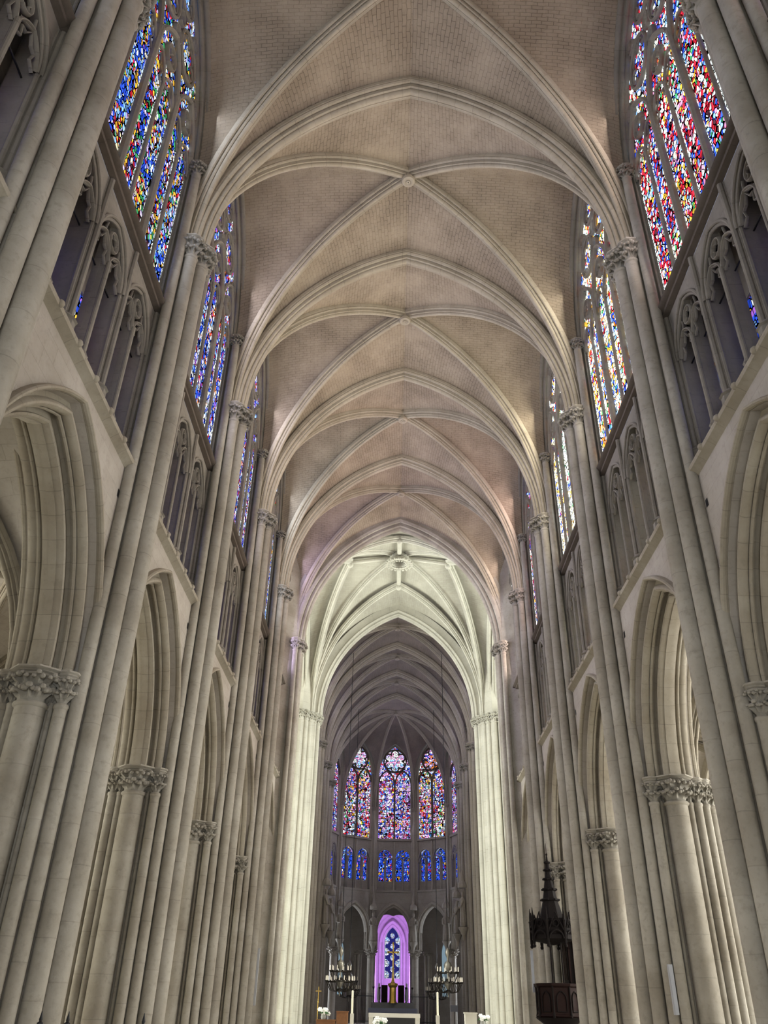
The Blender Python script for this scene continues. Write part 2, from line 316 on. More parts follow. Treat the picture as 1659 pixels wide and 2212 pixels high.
# ------------------------------------------------------------------ capitals and shafts
def capital_mesh(mb,r,h,c=(0,0,0),seed=0,n=40,flare=1.5,ab=1.75,leaf=1.15):
    x,y,z0=c; mb.lathe(mi=1,prof=[(r,-.06),(r*1.1,-.04),(r*1.18,0),(r*1.1,.04),(r,.05)],n=20,c=(x,y,z0))
    zb=z0+.04; hb=h*.74; m=12; P=[];
    k1=max(6,int(round(6+r*18)))
    for i in range(m+1):
        t=i/m; row=[]
        base=r*(1+.12*t+(flare-1.12)*t**3)
        for j in range(n):
            th=2*PI*j/n
            l1=max(0,cos(k1*th))**.6*math.exp(-((t-.38)/.16)**2)
            l2=max(0,cos(k1*th+PI))**.6*math.exp(-((t-.82)/.15)**2)
            nz=noise.noise(Vector((cos(th)*6+seed,sin(th)*6,t*9)))*.35
            q_=base-.03+(.07+.25*r)*leaf*(l1+l2)*(1+1.6*nz)+.05*nz; row.append((x+q_*cos(th),y+q_*sin(th),zb+hb*t))
        P.append(row)
    mb.grid(P,None,True)
    rnd=random.Random(seed)
    for tier,(tt,ph) in enumerate(((.42,0),(.86,PI/k1))):
        for j in range(k1):
            th=2*PI*j/k1+ph; rr=r*(1.2 if tier==0 else flare*1.05)+.05*leaf; s=.035+.045*min(1,r/.25)
            for q in range(3):
                mb.sphere((x+(rr+.02*(q==1))*cos(th+(q-1)*s/rr),y+(rr+.02*(q==1))*sin(th+(q-1)*s/rr),zb+hb*tt+(q==1)*s*.6+rnd.uniform(-.02,.02)),s*rnd.uniform(.6,1),4,.8)
    za=z0+h*.76; ra=r*flare*1.02+.03
    mb.lathe([(ra*.85,za-.02-z0),(ra,za-z0),(ra*1.04,za+h*.05-z0),(ra*.94,za+h*.08-z0),(ra*1.06,za+h*.11-z0),(ra*1.0,za+h*.15-z0),(ra*1.15,za+h*.19-z0),(ra*1.14,h-z0+z0),(0.001,h)],8,(x,y,z0),ph=PI/8,mi=1)
CAPM={}
def capital_obj(x,y,z,r,h,parent,mat,name='capital'):
    key=(round(r,3),h,mat.name)
    if key not in CAPM:
        mb=MB(); capital_mesh(mb,r,h,seed=int(r*1000)); o=mb.build(name,[mat,M['shaft'] if mat is M['cap'] else mat],parent,40); CAPM[key]=o.data
    else:
        o=bpy.data.objects.new(name,CAPM[key]); COL.objects.link(o); o.parent=parent
    o.location=(x,y,z); return o
def shaft_obj(x,y,r,z0,z1,parent,mat,name='shaft',n=18):
    mb=MB(); P=[];UV=[]
    for z in (z0,z1): P.append([(r*cos(2*PI*k/n),r*sin(2*PI*k/n),z) for k in range(n)]); UV.append([(2*PI*r*k/n,z) for k in range(n+1)])
    mb.grid(P,UV,True); o=mb.build(name,mat,parent,60); o.location=(x,y,0); return o

def make_pier(sm,cm,zarc=6.6,zhi=20.1,arcade=((-.59,.80,.13),(0,.84,.30),(.59,.80,.13)),name='compound_pier'):
    t=empty(name)
    core=[(-1.12,-.18),(-.98,-.42),(-.74,-.58),(-.66,-.72),(.66,-.72),(.74,-.58),(.98,-.42),(1.12,-.18),(1.12,.18),(.98,.42),(.74,.58),(.66,.72),(-.66,.72),(-.74,.58),(-.98,.42),(-1.12,.18)]
    mb=MB(); mb.prism(core,.0,7.25); mb.prism([(-1.12,-.18),(-.98,-.4),(-.8,-.5),(.3,-.5),(.3,.5),(-.8,.5),(-.98,.4),(-1.12,.18)],7.2,29.2); mb.build('core',sm,t,30)
    mb=MB(); mb.prism([(-1.6,-.35),(-1.3,-.8),(-.5,-1.25),(.5,-1.25),(1.3,-.8),(1.6,-.35),(1.6,.35),(1.3,.8),(.5,1.25),(-.5,1.25),(-1.3,.8),(-1.6,.35)],0,.45); mb.prism([(-1.52,-.3),(-1.25,-.75),(-.45,-1.2),(.45,-1.2),(1.25,-.75),(1.52,-.3),(1.52,.3),(1.25,.75),(.45,1.2),(-.45,1.2),(-1.25,.75),(-1.52,.3)],.45,.7); mb.build('plinth',sm,t,30)
    for x,y,r,z in [(-1.30,0,.22,zhi),(-1.12,-.40,.18,zhi),(-1.12,.40,.18,zhi)]:
        shaft_obj(x,y,r,.6,z+.05,t,sm); capital_obj(x,y,z,r,.75,t,cm)
    for y in (-.64,.64):
        shaft_obj(-.84,y,.14,.6,23.65,t,sm); capital_obj(-.84,y,23.6,.13,.5,t,cm)
    for sy in (-1,1):
        for x,y,r in arcade:
            shaft_obj(x,y*sy,r,.6,zarc+.05,t,sm); capital_obj(x,y*sy,zarc,r,.7,t,cm)
        for x in (-.37,.37): shaft_obj(x,.74*sy,.05,.6,zarc+.1,t,sm,'fillet',10)
        capital_obj(-.34,.74*sy,zarc,.05,.66,t,cm)
    for x,y,r in [(1.27,0,.2),(1.1,-.4,.16),(1.1,.4,.16),(.38,.84,.09),(.38,-.84,.09),(.86,.66,.12),(.86,-.66,.12)]:
        shaft_obj(x,y,r,.6,zarc+.05,t,sm); capital_obj(x,y,zarc,r,.7,t,cm)
    return t

ORD=['nearest','second','third','fourth','fifth','sixth','seventh','eighth']
NP=[-6.2,1.4,9.0,16.4,24.,31.6,39.2]     # nave piers
XW=46.8; XE=60.9; XC=(XW+XE)/2
CP=[67.8,74.6,81.4]                      # choir piers
HZ=7.3                                   # arcade spring
BAYS=[(a,b) for a,b in zip(NP,NP[1:]+[XW])]
L0=7.6

# ------------------------------------------------------------------ piers
P0=make_pier(M['shaft'],M['cap'])
first=True
def sidename(s): return 'left' if s<0 else 'right'
for i,y in enumerate(NP):
    if y<-1: continue
    for s in (1,-1):
        o=P0 if first else copy_tree(P0); first=False
        place(o,(s*7.52,y,0),0 if s>0 else PI)
        where={1.4:'beside the camera',9.0:'nearest at the picture edge',16.4:'second ahead',24.:'third ahead',31.6:'fourth ahead',39.2:'last before the crossing pier'}[y]
        tag(o,'clustered stone pier on the %s of the nave, %s'%(sidename(s),where),'pier','nave piers')
def recol(o):
    remat(o,M['shaft'],M['crib'])
PC=copy_tree(P0); 
for c in list(PC.children): c.data=c.data.copy()
remat(PC,M['shaft'],M['crib']); first=True
for i,y in enumerate(CP):
    for s in (1,-1):
        o=PC if first else copy_tree(PC); first=False
        place(o,(s*7.52,y,0),0 if s>0 else PI)
        tag(o,'shadowed stone pier along the %s of the choir, %s beyond the crossing'%(sidename(s),ORD[i] if i else 'first'),'pier','choir piers')
# crossing piers: thicker, with a diagonal row of tall shafts
def crossing_pier(sm,cm,sx,sy):
    """sx,sy: direction from the pier towards the crossing centre"""
    t=empty('crossing_pier'); mb=MB()
    mb.prism([(-1.25,-1.25),(1.25,-1.25),(1.25,1.25),(-1.25,1.25)] if 0 else [(-.6,-1.5),(.6,-1.5),(1.5,-.6),(1.5,.6),(.6,1.5),(-.6,1.5),(-1.5,.6),(-1.5,-.6)],0,29.5); mb.build('core',sm,t,30)
    mb=MB(); mb.lathe([(2.05,0),(2.05,.4),(1.9,.6),(1.7,.7)],8,ph=PI/8); mb.build('plinth',sm,t,30)
    pos=[(sx*1.62,-sy*.55,.2),(sx*1.62,-sy*.05,.24),(sx*1.42,sy*.45,.19),(sx*1.12,sy*.84,.19),(sx*.82,sy*1.18,.19),(sx*.45,sy*1.5,.19),(sx*0,sy*1.62,.24),(-sx*.5,sy*1.55,.19),
         (sx*1.45,-sy*.98,.15),(-sx*.95,sy*1.4,.14)]
    for x,y,r in pos: shaft_obj(x,y,r,.6,20.15,t,sm); capital_obj(x,y,20.1,r,.75,t,cm)
    return t
for sx,yy,sy,nm in [(1,XW,1,'nave'),(-1,XW,1,'nave'),(1,XE,-1,'choir'),(-1,XE,-1,'choir')]:
    o=crossing_pier(M['shaft'] if yy==XW else M['xrib'],M['cap'] if yy==XW else M['xrib'],-sx,sy)
    place(o,(sx*7.75,yy,0)); sd='right' if sx>0 else 'left'
    tag(o,('massive brownish pier at the end of the nave, %s side of the crossing'%sd) if yy==XW else ('brightly lit pale clustered pier on the far %s of the crossing'%sd),'pier','crossing piers')

# ------------------------------------------------------------------ arcade arch, wall, strings
def half_prof():
    p=[(6.78,.90)]+roll(6.70,.80,.08,120,330,5)+[(6.80,.76),(6.88,.86),(6.97,.84),(7.0,.70),(6.98,.56)]
    p+=roll(7.00,.40,.12,140,330,6)+[(7.11,.40)]+roll(7.14,.29,.045,130,330,4)+[(7.19,.40),(7.27,.44),(7.32,.36),(7.31,.14)]
    p+=[(7.27,.10),(7.29,.03),(7.36,0),(7.44,0),(7.44,-.03),(7.52,-.03)]
    return p
hp=[(d,o*.68) for d,o in half_prof()]; AP=hp+[(15.04-d,o) for d,o in hp[:-1][::-1]]
AS,AH=2.78,4.15     # intrados half span and rise
def lens_hole(): pass
def make_arcade(mat):
    mb=MB(); sweep_arch(mb,AP,AS,AH,HZ,16,side); return mb.build('arcade_arch',mat,None,30)
def make_wall(mat):
    mb=MB(); spandrel(mb,AS,AH,.5,HZ,12.62,3.8,0,side,6.78,8.28,12,zlow=HZ)
    for u,z in ((-3.0,11.7),(2.9,11.6),(3.05,9.9),(-3.1,9.6)): mb.add([(6.775,u-.07,z-.1),(6.775,u+.07,z-.1),(6.775,u+.07,z+.1),(6.775,u-.07,z+.1)],[(0,1,2,3)],mi=1)  # flat dark quads painted for the shade inside putlog holes
    return mb.build('wall_right',[mat,M['iron']],None,30)
def make_string(mat,z,name):
    mb=MB(); P=[(6.8,z-.2),(6.68,z-.1),(6.60,z-.06),(6.58,z),(6.60,z+.06),(6.72,z+.09),(7.1,z+.12)]
    mb.grid([[(d,y,zz) for d,zz in P] for y in (-3.8,3.8)],[[(q*.1,y) for q in range(7)] for y in (-3.8,3.8)])
    if z<15:
        for u in (-2.15,-1.075,0,1.075,2.15): mb.sphere((6.6,u,z+.02),.085,6)
    return mb.build(name,mat,None,35)
def make_sill(mat):
    mb=MB(); z=17.95; P=[(7.0,z-.22),(6.86,z-.16),(6.84,z-.1),(6.74,z-.06),(6.70,z-.01),(6.72,z+.04),(6.80,z+.06),(7.1,z+.26)]
    mb.grid([[(d,y,zz) for d,zz in P] for y in (-3.8,3.8)],[[(q*.1,y) for q in range(8)] for y in (-3.8,3.8)]); return mb.build('trim_2',mat,None,35)

# ------------------------------------------------------------------ triforium
TZ=16.1
def make_trif(mat):
    t=empty('triforium_arcade')
    def column(u,r,big):
        mb=MB(); top=17.7 if big else TZ+.05
        if big:
            for dx,du,rr in ((-.06,0,.07),(.04,-.09,.055),(.04,.09,.055),(.12,0,.08)): mb.lathe([(rr,12.7),(rr,top)],8,(7.0+dx,u+du,0))
            mb.prism([(6.98,u-.1),(7.2,u-.1),(7.2,u+.1),(6.98,u+.1)],12.7,top)
        else:
            mb.lathe([(r,12.7),(r,top)],10,(7.02,u,0)); mb.prism([(7.0,u-.04),(7.2,u-.04),(7.2,u+.04),(7.0,u+.04)],12.7,top)
        zb=12.7; rb=r*1.9
        mb.lathe([(rb,0),(rb,.25),(rb*1.15,.28),(rb*.95,.33),(rb*.9,.52),(rb*1.1,.56),(rb*.8,.62),(r*1.02,.7)],8,(7.02,u,zb),ph=PI/8)
        mb.build('column' if big else 'mullion',mat,t,35)
        mb=MB(); mb.box(7.2,7.6 if big else 7.36,u-(.10 if big else .045),u+(.10 if big else .045),12.7,17.85); mb.build('buttress_fin',mat,t,30)
    for u in (-3.2,-1.075,1.075,3.2): column(u,.12,True)
    for u in (-2.14,0,2.14): column(u,.06,False)
    for uc in (-2.14,0,2.14):
        mb=MB(); s=.93; h=1.25
        spandrel(mb,s,h,0,TZ,17.72,1.07,uc,side,7.0,7.22,8,zlow=TZ)
        sweep_arch(mb,[(7.0,.12)]+roll(6.97,.07,.045,120,300,4)+roll(7.03,0,.045,150,330,4)+[(7.22,0)],s,h,TZ,8,lambda u,d,z,uc=uc:(d,u+uc,z)); mb.build('arch',mat,t,35)
        mb=MB()
        for q in (-1,1):
            bar(mb,two(.44,.62,uc+q*.465,TZ-.02,6),.035,side,7.08,.07)
            bar(mb,[(uc+q*.465+.36*x,TZ+zz) for x,zz in [(-1.1,-.1),(-.6,.02),(-.75,.25),(-.35,.28),(0,.52),(.35,.28),(.75,.25),(.6,.02),(1.1,-.1)]],.022,side,7.08,.035)
        bar(mb,circ(uc,TZ+.72,.24,12),.03,side,7.06,.06,True); bar(mb,foils(uc,TZ+.72,.22,4,4,PI/4),.016,side,7.06,.03,True)
        for q in (-1,1): bar(mb,[(uc+q*.05,TZ+.3),(uc+q*.25,TZ+.42),(uc+q*.5,TZ+.6),(uc+q*.45,TZ+.9)],.022,side,7.08,.035)
        mb.build('tracery',mat,t,35)
    mb=MB(); mb.tube([(7.3,-3.7,TZ-.08),(7.3,3.7,TZ-.08)],.022,6); mb.build('tie_rod',M['iron'],t)
    return t
def make_tback(mat):
    mb=MB(); mb.box(7.8,8.3,-3.8,3.8,12.62,13.0); mb.box(7.8,8.3,-3.8,3.8,15.9,18.1); mb.box(6.9,8.3,-3.8,3.8,12.55,12.68); mb.box(7.15,8.3,-3.8,3.8,17.85,18.0)
    for u in (-3.6,-3.15,-1.075,1.075,3.15,3.6): mb.box(7.78,8.3,u-.16,u+.16,12.9,16.)
    return mb.build('wall_right',mat,None,30)
def make_tglass(g):
    t=empty('window_1',kind='structure')
    for uc in (-2.14,0,2.14):
        mb=MB(); mb.add([(7.85,uc-.95,12.95),(7.85,uc+.95,12.95),(7.85,uc+.95,15.95),(7.85,uc-.95,15.95)],[(0,1,2,3)],[(uc-.95,12.95),(uc+.95,12.95),(uc+.95,15.95),(uc-.95,15.95)]); mb.build('stained_glass',g,t,0)
        mb=MB(); bar(mb,[(uc,12.9),(uc,15.95)],.05,side,7.78,.06); mb.build('mullion',M['dim'],t,30)
    return t

# ------------------------------------------------------------------ clerestory window
WS,WH,WZ=3.1,5.1,24.05; SILL=18.15
def win_top(s,h,z0,u): return z0+arc_z(s,h,0,u) if abs(u)<s else z0
def glass_panel(s,h,z0,zs,d,pl,n=20,u0=0):
    mb=MB(); us=[-s+2*s*i/n for i in range(n+1)]
    mb.grid([[pl(u0+u,d,zs) for u in us],[pl(u0+u,d,z0) for u in us],[pl(u0+u,d,win_top(s,h,z0,u)) for u in us]],[[(u,zs) for u in us],[(u,z0) for u in us],[(u,win_top(s,h,z0,u)) for u in us]]); return mb
def make_window(g,mat,name='window_1'):
    t=empty(name,kind='structure')
    glass_panel(WS,WH,WZ,SILL,7.03,side,24).build('stained_glass',g,t,0)
    p=GP
    for k in range(-2,3):
        big=abs(k)==1
        mb=MB(); bar(mb,[(k*p,SILL-.05),(k*p,23.6 if not big else 24.4)],.095 if big else .05,side,6.93 if big else 6.97,.1 if big else .055); mb.build('mullion',mat,t,30)
    mb=MB()
    for j in range(6):
        uc=(j-2.5)*p; bar(mb,two(p/2-.03,.75,uc,23.45,6),.04,side,6.98,.05)
        bar(mb,[(uc+.42*x,23.45+zz) for x,zz in [(-1.05,-.25),(-.62,-.02),(-.8,.22),(-.35,.3),(0,.62),(.35,.3),(.8,.22),(.62,-.02),(1.05,-.25)]],.022,side,7.0,.03)
    for j in (-1,0,1):
        uc=j*2*p; bar(mb,two(p-.03,1.9,uc,23.9,8),.065,side,6.95,.09); bar(mb,circ(uc,24.75,.36,14),.04,side,6.99,.1,True); bar(mb,foils(uc,24.75,.33,4,4,PI/4),.022,side,7.0,.06,True)
    for uc,zc,r in ((-p*1.02,26.55,.78),(p*1.02,26.55,.78),(0,28.05,.62)):
        bar(mb,circ(uc,zc,r,20),.055,side,6.96,.07,True); bar(mb,foils(uc,zc,r-.04,6,4),.03,side,6.99,.04,True)
    for uc,zc,r in ((-2.35,25.9,.3),(2.35,25.9,.3),(0,26.0,.28),(0,26.9,.25),(-1.3,27.75,.22),(1.3,27.75,.22)):
        bar(mb,circ(uc,zc,r,10),.035,side,6.99,.09,True)
    mb.build('tracery',mat,t,30)
    mb=MB(); sweep_arch(mb,[(6.72,.42),(6.62,.36)]+roll(6.66,.24,.12,130,310,6)+roll(6.84,.1,.07,150,330,4)+[(6.95,.04),(7.1,.0),(7.2,.02)],WS,WH,WZ,14,side); mb.build('window_frame',mat,t,30)
    mb=MB()
    for q in (-1,1):
        mb.grid([[(6.9,q*3.3,z),(7.0,q*3.2,z),(7.1,q*3.1,z)] for z in (SILL-.1,WZ)]); 
        for dd,uu,rr in ((6.85,3.3,.06),(6.95,3.2,.04)): mb.lathe([(rr,SILL-.1),(rr,WZ)],8,(dd,q*uu,0))
    mb.build('jamb',mat,t,40)
    return t

# ------------------------------------------------------------------ vault bay
VS,VH,VZ=6.08,8.4,20.85      # transverse arch soffit
DZH=8.85                     # diagonal rise
def tprof(w,dp,scale=1):
    h=[(-w,dp),(-w*1.02,dp*.72)]+roll(-w*.80,dp*.58,w*.22,140,340,4)+[(-w*.60,dp*.62),(-w*.56,dp*.36)]+roll(-w*.44,dp*.3,w*.16,150,340,3)+[(-w*.30,dp*.40)]+roll(0,w*.30,w*.32,175,270,4)
    return h+[(-a,b) for a,b in h[:-1][::-1]]
TP=tprof(.36,.5); DP=tprof(.25,.42)
def make_transverse(mat,prof=TP,name='transverse_arch',s=VS,h=VH,z=VZ):
    mb=MB(); sweep_arch(mb,prof,s,h,z,22,across); return mb.build(name,mat,None,32)
def half_rib(mb,prof,a,b,z0,z1,n=20,stop=0):
    """rib from plan point a at z0 rising to plan point b at z1"""
    a=Vector(a);b=Vector(b);s=(a-b).length; e=(a-b)/s; f=Vector((-e.y,e.x)); 
    sweep_arch(mb,prof,s,z1-z0,z0,n,lambda u,d,z:(b.x+e.x*u+f.x*d,b.y+e.y*u+f.y*d,z),(1,))
def dcurve(a,b,z0,z1,o,n):
    a=Vector(a);b=Vector(b);s=(a-b).length;e=(a-b)/s; return [(b.x+e.x*u,b.y+e.y*u,z) for u,z in arc(s,z1-z0,o,n,z0)]
def cell(mb,D,Bz,z0,n2=8,bulge=.18,flip=False):
    """D: list of points of the rib curve; Bz(q)-> point on the other curve at height fraction q"""
    H=D[-1][2]-z0; P=[];UV=[];l=0;last=None
    for i,p in enumerate(D):
        q=(p[2]-z0)/H; b=Vector(Bz(q)); a=Vector(p)
        row=[];uvr=[]
        if last is not None: l+=((b-last[1]).length+(a-last[0]).length)/2
        last=(a,b); ln=(a-b).length
        for k in range(n2+1):
            w=k/n2; v=b.lerp(a,w); v.z+=bulge*sin(PI*w)*q; row.append(v); uvr.append((ln*w,l))
        P.append(row);UV.append(uvr)
    mb.grid(P,UV)
def vault_web(hx,hy,z0,Ts,Th,To,dxy,Dz,Do,Fs,Fh,Fz,Fd):
    """hx: unused; hy: half bay; Ts,Th: transverse soffit; dxy: diag foot; Fs,Fh,Fz: wall arch at x=Fd"""
    mb=MB(); top=arc_top(Ts,Th,To); ftop=(Fz-z0)+arc_top(Fs,Fh,0)
    for sx in (1,-1):
        for sy in (1,-1):
            D=dcurve((sx*dxy[0],sy*dxy[1]),(0,0),z0,z0+Dz,Do,22)
            cell(mb,D,lambda q:(sx*arc_u(Ts,Th,To,q*top),sy*hy,z0+q*top),z0)
            def F(q):
                z=q*ftop; zz=z-(Fz-z0); u=Fs if zz<0 else arc_u(Fs,Fh,0,zz)
                return (sx*Fd,sy*u,z0+z)
            cell(mb,D,F,z0)
    return mb
def make_web(mat,name='ceiling'):
    return vault_web(0,3.8,VZ,VS,VH,.42,(6.4,3.42),DZH,.36,WS+.1,WH+.25,WZ,6.72).build(name,mat,None,60)
def keystone(mb,c,r=.27,h=.55):
    mb.lathe([(.02,-.02),(r*.28,-.03),(r*.32,.02),(r*.6,-.02),(r*.9,0),(r,.06),(r*1.0,.12),(r*.8,.16),(r*.75,h),(.02,h)],20,c)
def make_diag(mat,dz=DZH,foot=(6.4,3.42)):
    t=empty('diagonal_ribs')
    for sx in (1,-1):
        for sy in (1,-1):
            mb=MB(); half_rib(mb,DP,(sx*foot[0],sy*foot[1]),(0,0),VZ,VZ+dz); mb.build('rib',mat,t,32)
    mb=MB(); keystone(mb,(0,0,VZ+dz-.16)); mb.build('keystone',mat,t,30)
    return t

protos={}
def bayset(tagname,arch,wall,trac,rib,web,ledge):
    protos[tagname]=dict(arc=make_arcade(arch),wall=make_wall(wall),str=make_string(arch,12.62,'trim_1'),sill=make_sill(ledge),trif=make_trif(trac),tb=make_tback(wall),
        trans=make_transverse(rib),diag=make_diag(rib),web=make_web(web)); return protos[tagname]
used=set()
def inst(p,name=None,**kw):
    if p not in used: used.add(p); o=p
    else: o=copy_tree(p)
    if name:o.name=name
    return o
WN=[0]
def nextwin(): WN[0]+=1; return 'window_%d'%WN[0]
WPRO={}
def wincopy(g,mk,key,mat):
    if key not in WPRO: WPRO[key]=mk(G[g] if g!=None else None,mat) if mk is make_window else mk(G[g])
    return inst(WPRO[key],nextwin())
WL={(9.0,-1):'blue',(16.4,-1):'blue2',(24.,-1):'blue2',(31.6,-1):'blue',(39.2,-1):'blue2',(1.4,-1):'blue',(-6.2,-1):'blue',
    (-6.2,1):'red',(1.4,1):'red',(9.0,1):'red',(16.4,1):'gold',(24.,1):'pale',(31.6,1):'red',(39.2,1):'gold'}
BW={-6.2:'rearmost',1.4:'in the picture corner',9.0:'nearest bay',16.4:'second bay ahead',24.:'third bay ahead',31.6:'fourth bay ahead',39.2:'last before the crossing'}
pn=bayset('nave',M['arch'],M['wall'],M['dim'],M['rib'],M['web'],M['ledge'])
TN=[2]
def side_bay(p,y0,y1,s,g,tg,lab,where,full=True):
    yc=(y0+y1)/2; sy=(y1-y0)/L0; rz=0 if s>0 else PI; sd=sidename(s)
    def pl(o,**kw): return place(o,(0,yc,0),rz,sy,**kw)
    if y0>-5: pl(inst(p['arc']),label='moulded pointed %s arcade arch, %s'%(sd+' '+lab,where),cat='arch',group=lab+' arcade arches')
    pl(inst(p['wall'],'wall_'+sd),kind='structure'); pl(inst(p['tb'],'wall_'+sd),kind='structure')
    for k in ('str','sill'): TN[0]+=1; pl(inst(p[k],'trim_%d'%TN[0]),kind='structure')
    if y0>-5: pl(inst(p['trif']),label='%s gallery arcade of three traceried arches, %s'%(sd+' '+lab,where),cat='arcade',group=lab+' gallery arcades')
    if y0<-5: return
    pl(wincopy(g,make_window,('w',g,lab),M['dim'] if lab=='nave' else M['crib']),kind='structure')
    pl(wincopy(tg,make_tglass,('t',tg),None),kind='structure')
for y0,y1 in BAYS:
    for s in (1,-1):
        tg='deep' if (s<0 or y1<20) else 'pale'
        side_bay(pn,y0,y1,s,WL[(y0,s)],tg,'nave',BW[y0])
    yc=(y0+y1)/2; sy=(y1-y0)/L0
    place(inst(pn['web'],'ceiling'),(0,yc,0),0,sy,kind='structure')
    if y0>-5: place(inst(pn['diag']),(0,yc,0),0,sy,label='crossed diagonal vault ribs meeting at a round keystone, nave bay '+BW[y0],cat='vault ribs',group='nave vault ribs')
for i,y in enumerate(NP[1:]):
    place(inst(pn['trans']),(0,y,0),label='pointed transverse stone arch across the nave vault, %s'%['right above the camera','cut by the top of the picture','highest one seen whole','second below the top one','third below the top one','last before the crossing arch'][i],cat='arch',group='nave transverse arches')
# choir bays
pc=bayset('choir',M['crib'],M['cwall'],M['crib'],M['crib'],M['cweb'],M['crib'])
CY=[XE]+CP+[86.8]
for i,(y0,y1) in enumerate(zip(CY,CY[1:])):
    w=['next to the crossing','second beyond the crossing','third beyond the crossing','beside the apse'][i]
    for s in (1,-1): side_bay(pc,y0,y1,s,'blue2','deep','choir',w)
    if i<3:
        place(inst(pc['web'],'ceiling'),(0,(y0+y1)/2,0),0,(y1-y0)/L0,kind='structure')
        place(inst(pc['diag']),(0,(y0+y1)/2,0),0,(y1-y0)/L0,label='dark crossed diagonal ribs of the choir vault, bay '+w,cat='vault ribs',group='choir vault ribs')
for i,y in enumerate(CP): place(inst(pc['trans']),(0,y,0),label='dark transverse arch of the choir vault, %s beyond the crossing'%['first','second','third'][i],cat='arch',group='choir transverse arches')
# ------------------------------------------------------------------ aisles
AX0,AX1=8.5,13.6; AXC=(AX0+AX1)/2
def make_aisle(webm,ribm,xc,half,name):
    mb=MB(); sx=half-.1
    H=4.35
    for a in (1,-1):
        for b in (1,-1):
            D=dcurve((a*(half+.1),b*3.6),(0,0),HZ,HZ+H,.25,14)
            t1=arc_top(half,H-.2,.25); cell(mb,D,lambda q:(a*arc_u(half,H-.2,.25,q*t1),b*3.8,HZ+q*t1),HZ,5,.1)
            t2=arc_top(3.3,H-.1,.25); cell(mb,D,lambda q:(a*(half+.28),b*arc_u(3.3,H-.1,.25,q*t2),HZ+q*t2),HZ,5,.1)
    w=mb.build('ceiling',webm,None,60)
    t=empty('aisle_ribs'); pr=tprof(.17,.3)
    for a in (1,-1):
        for b in (1,-1):
            mb=MB(); half_rib(mb,pr,(a*half,b*3.5),(0,0),HZ,HZ+H,12); mb.build('rib',ribm,t,32)
    mb=MB(); sweep_arch(mb,tprof(.3,.4),half,H-.2,HZ,12,lambda u,d,z:(u,3.8+d,z)); mb.build('transverse_rib',ribm,t,32)
    mb=MB(); keystone(mb,(0,0,HZ+H-.05),.22,.3); mb.build('keystone',ribm,t,30)
    return w,t
aw,ar=make_aisle(M['wall'],M['arch'],0,2.55,'aisle')
def make_opier(sm,cm):
    t=empty('aisle_pier'); mb=MB(); mb.prism([(-.55,-.35),(-.35,-.55),(.35,-.55),(.55,-.35),(.55,.35),(.35,.55),(-.35,.55),(-.55,.35)],0,7.3); mb.build('core',sm,t,30)
    for k in range(8):
        a=k*PI/4; r=.2 if k%2==0 else .14; x,y=.62*cos(a),.62*sin(a); shaft_obj(x,y,r,0,6.65,t,sm); capital_obj(x,y,6.6,r,.7,t,cm)
    return t
op=make_opier(M['shaft'],M['cap'])
hp2=[(d-6.5,o) for d,o in hp if d>6.8]; OP=[(-.55,.6),(-.5,.4)]+roll(-.42,.28,.1,150,330,4)+[(-.25,.12)]+roll(-.12,.06,.09,170,280,4); OP=OP+[(-a,b) for a,b in OP[::-1]]
mb=MB(); sweep_arch(mb,OP,3.0,4.0,HZ,12,lambda u,d,z:(d,u,z)); oarch=mb.build('aisle_arch',M['arch'],None,30)
mb=MB(); spandrel(mb,3.0,4.0,.5,HZ,12.6,3.8,0,lambda u,d,z:(d,u,z),-.5,.5,10,zlow=HZ); owall=mb.build('wall_right',M['wall'],None,30)
def make_awin(g):
    t=empty('window_1',kind='structure'); p=lambda u,d,z:(d,u,z)
    glass_panel(2.6,3.4,8.2,2.6,0,p,16).build('stained_glass',g,t,0)
    for k in (-1,0,1): mb=MB(); bar(mb,[(k*1.3,2.5),(k*1.3,8.4)],.08,p,-.05,.12); mb.build('mullion',M['dim'],t,30)
    mb=MB()
    for k in (-1.5,-.5,.5,1.5): bar(mb,two(.62,.9,k*1.3,7.7,6),.05,p,-.03,.1)
    for k in (-1,1): bar(mb,two(1.27,2.0,k*1.3,8.1,6),.07,p,-.04,.12); bar(mb,circ(k*1.3,9.0,.4,12),.05,p,-.03,.1,True)
    bar(mb,circ(0,10.3,.75,16),.06,p,-.03,.1,True); bar(mb,foils(0,10.3,.7,6,4),.03,p,-.03,.08,True); mb.build('tracery',M['dim'],t,30)
    return t
mb=MB(); spandrel(mb,2.6,3.4,.0,8.2,12.6,3.8,0,lambda u,d,z:(d,u,z),-.3,.3,10,zlow=8.2); mb.box(-.3,.3,-3.8,-2.6,0,8.2); mb.box(-.3,.3,2.6,3.8,0,8.2); mb.box(-.3,.3,-3.8,3.8,0,2.6); outw=mb.build('wall_right',M['wall'],None,30)
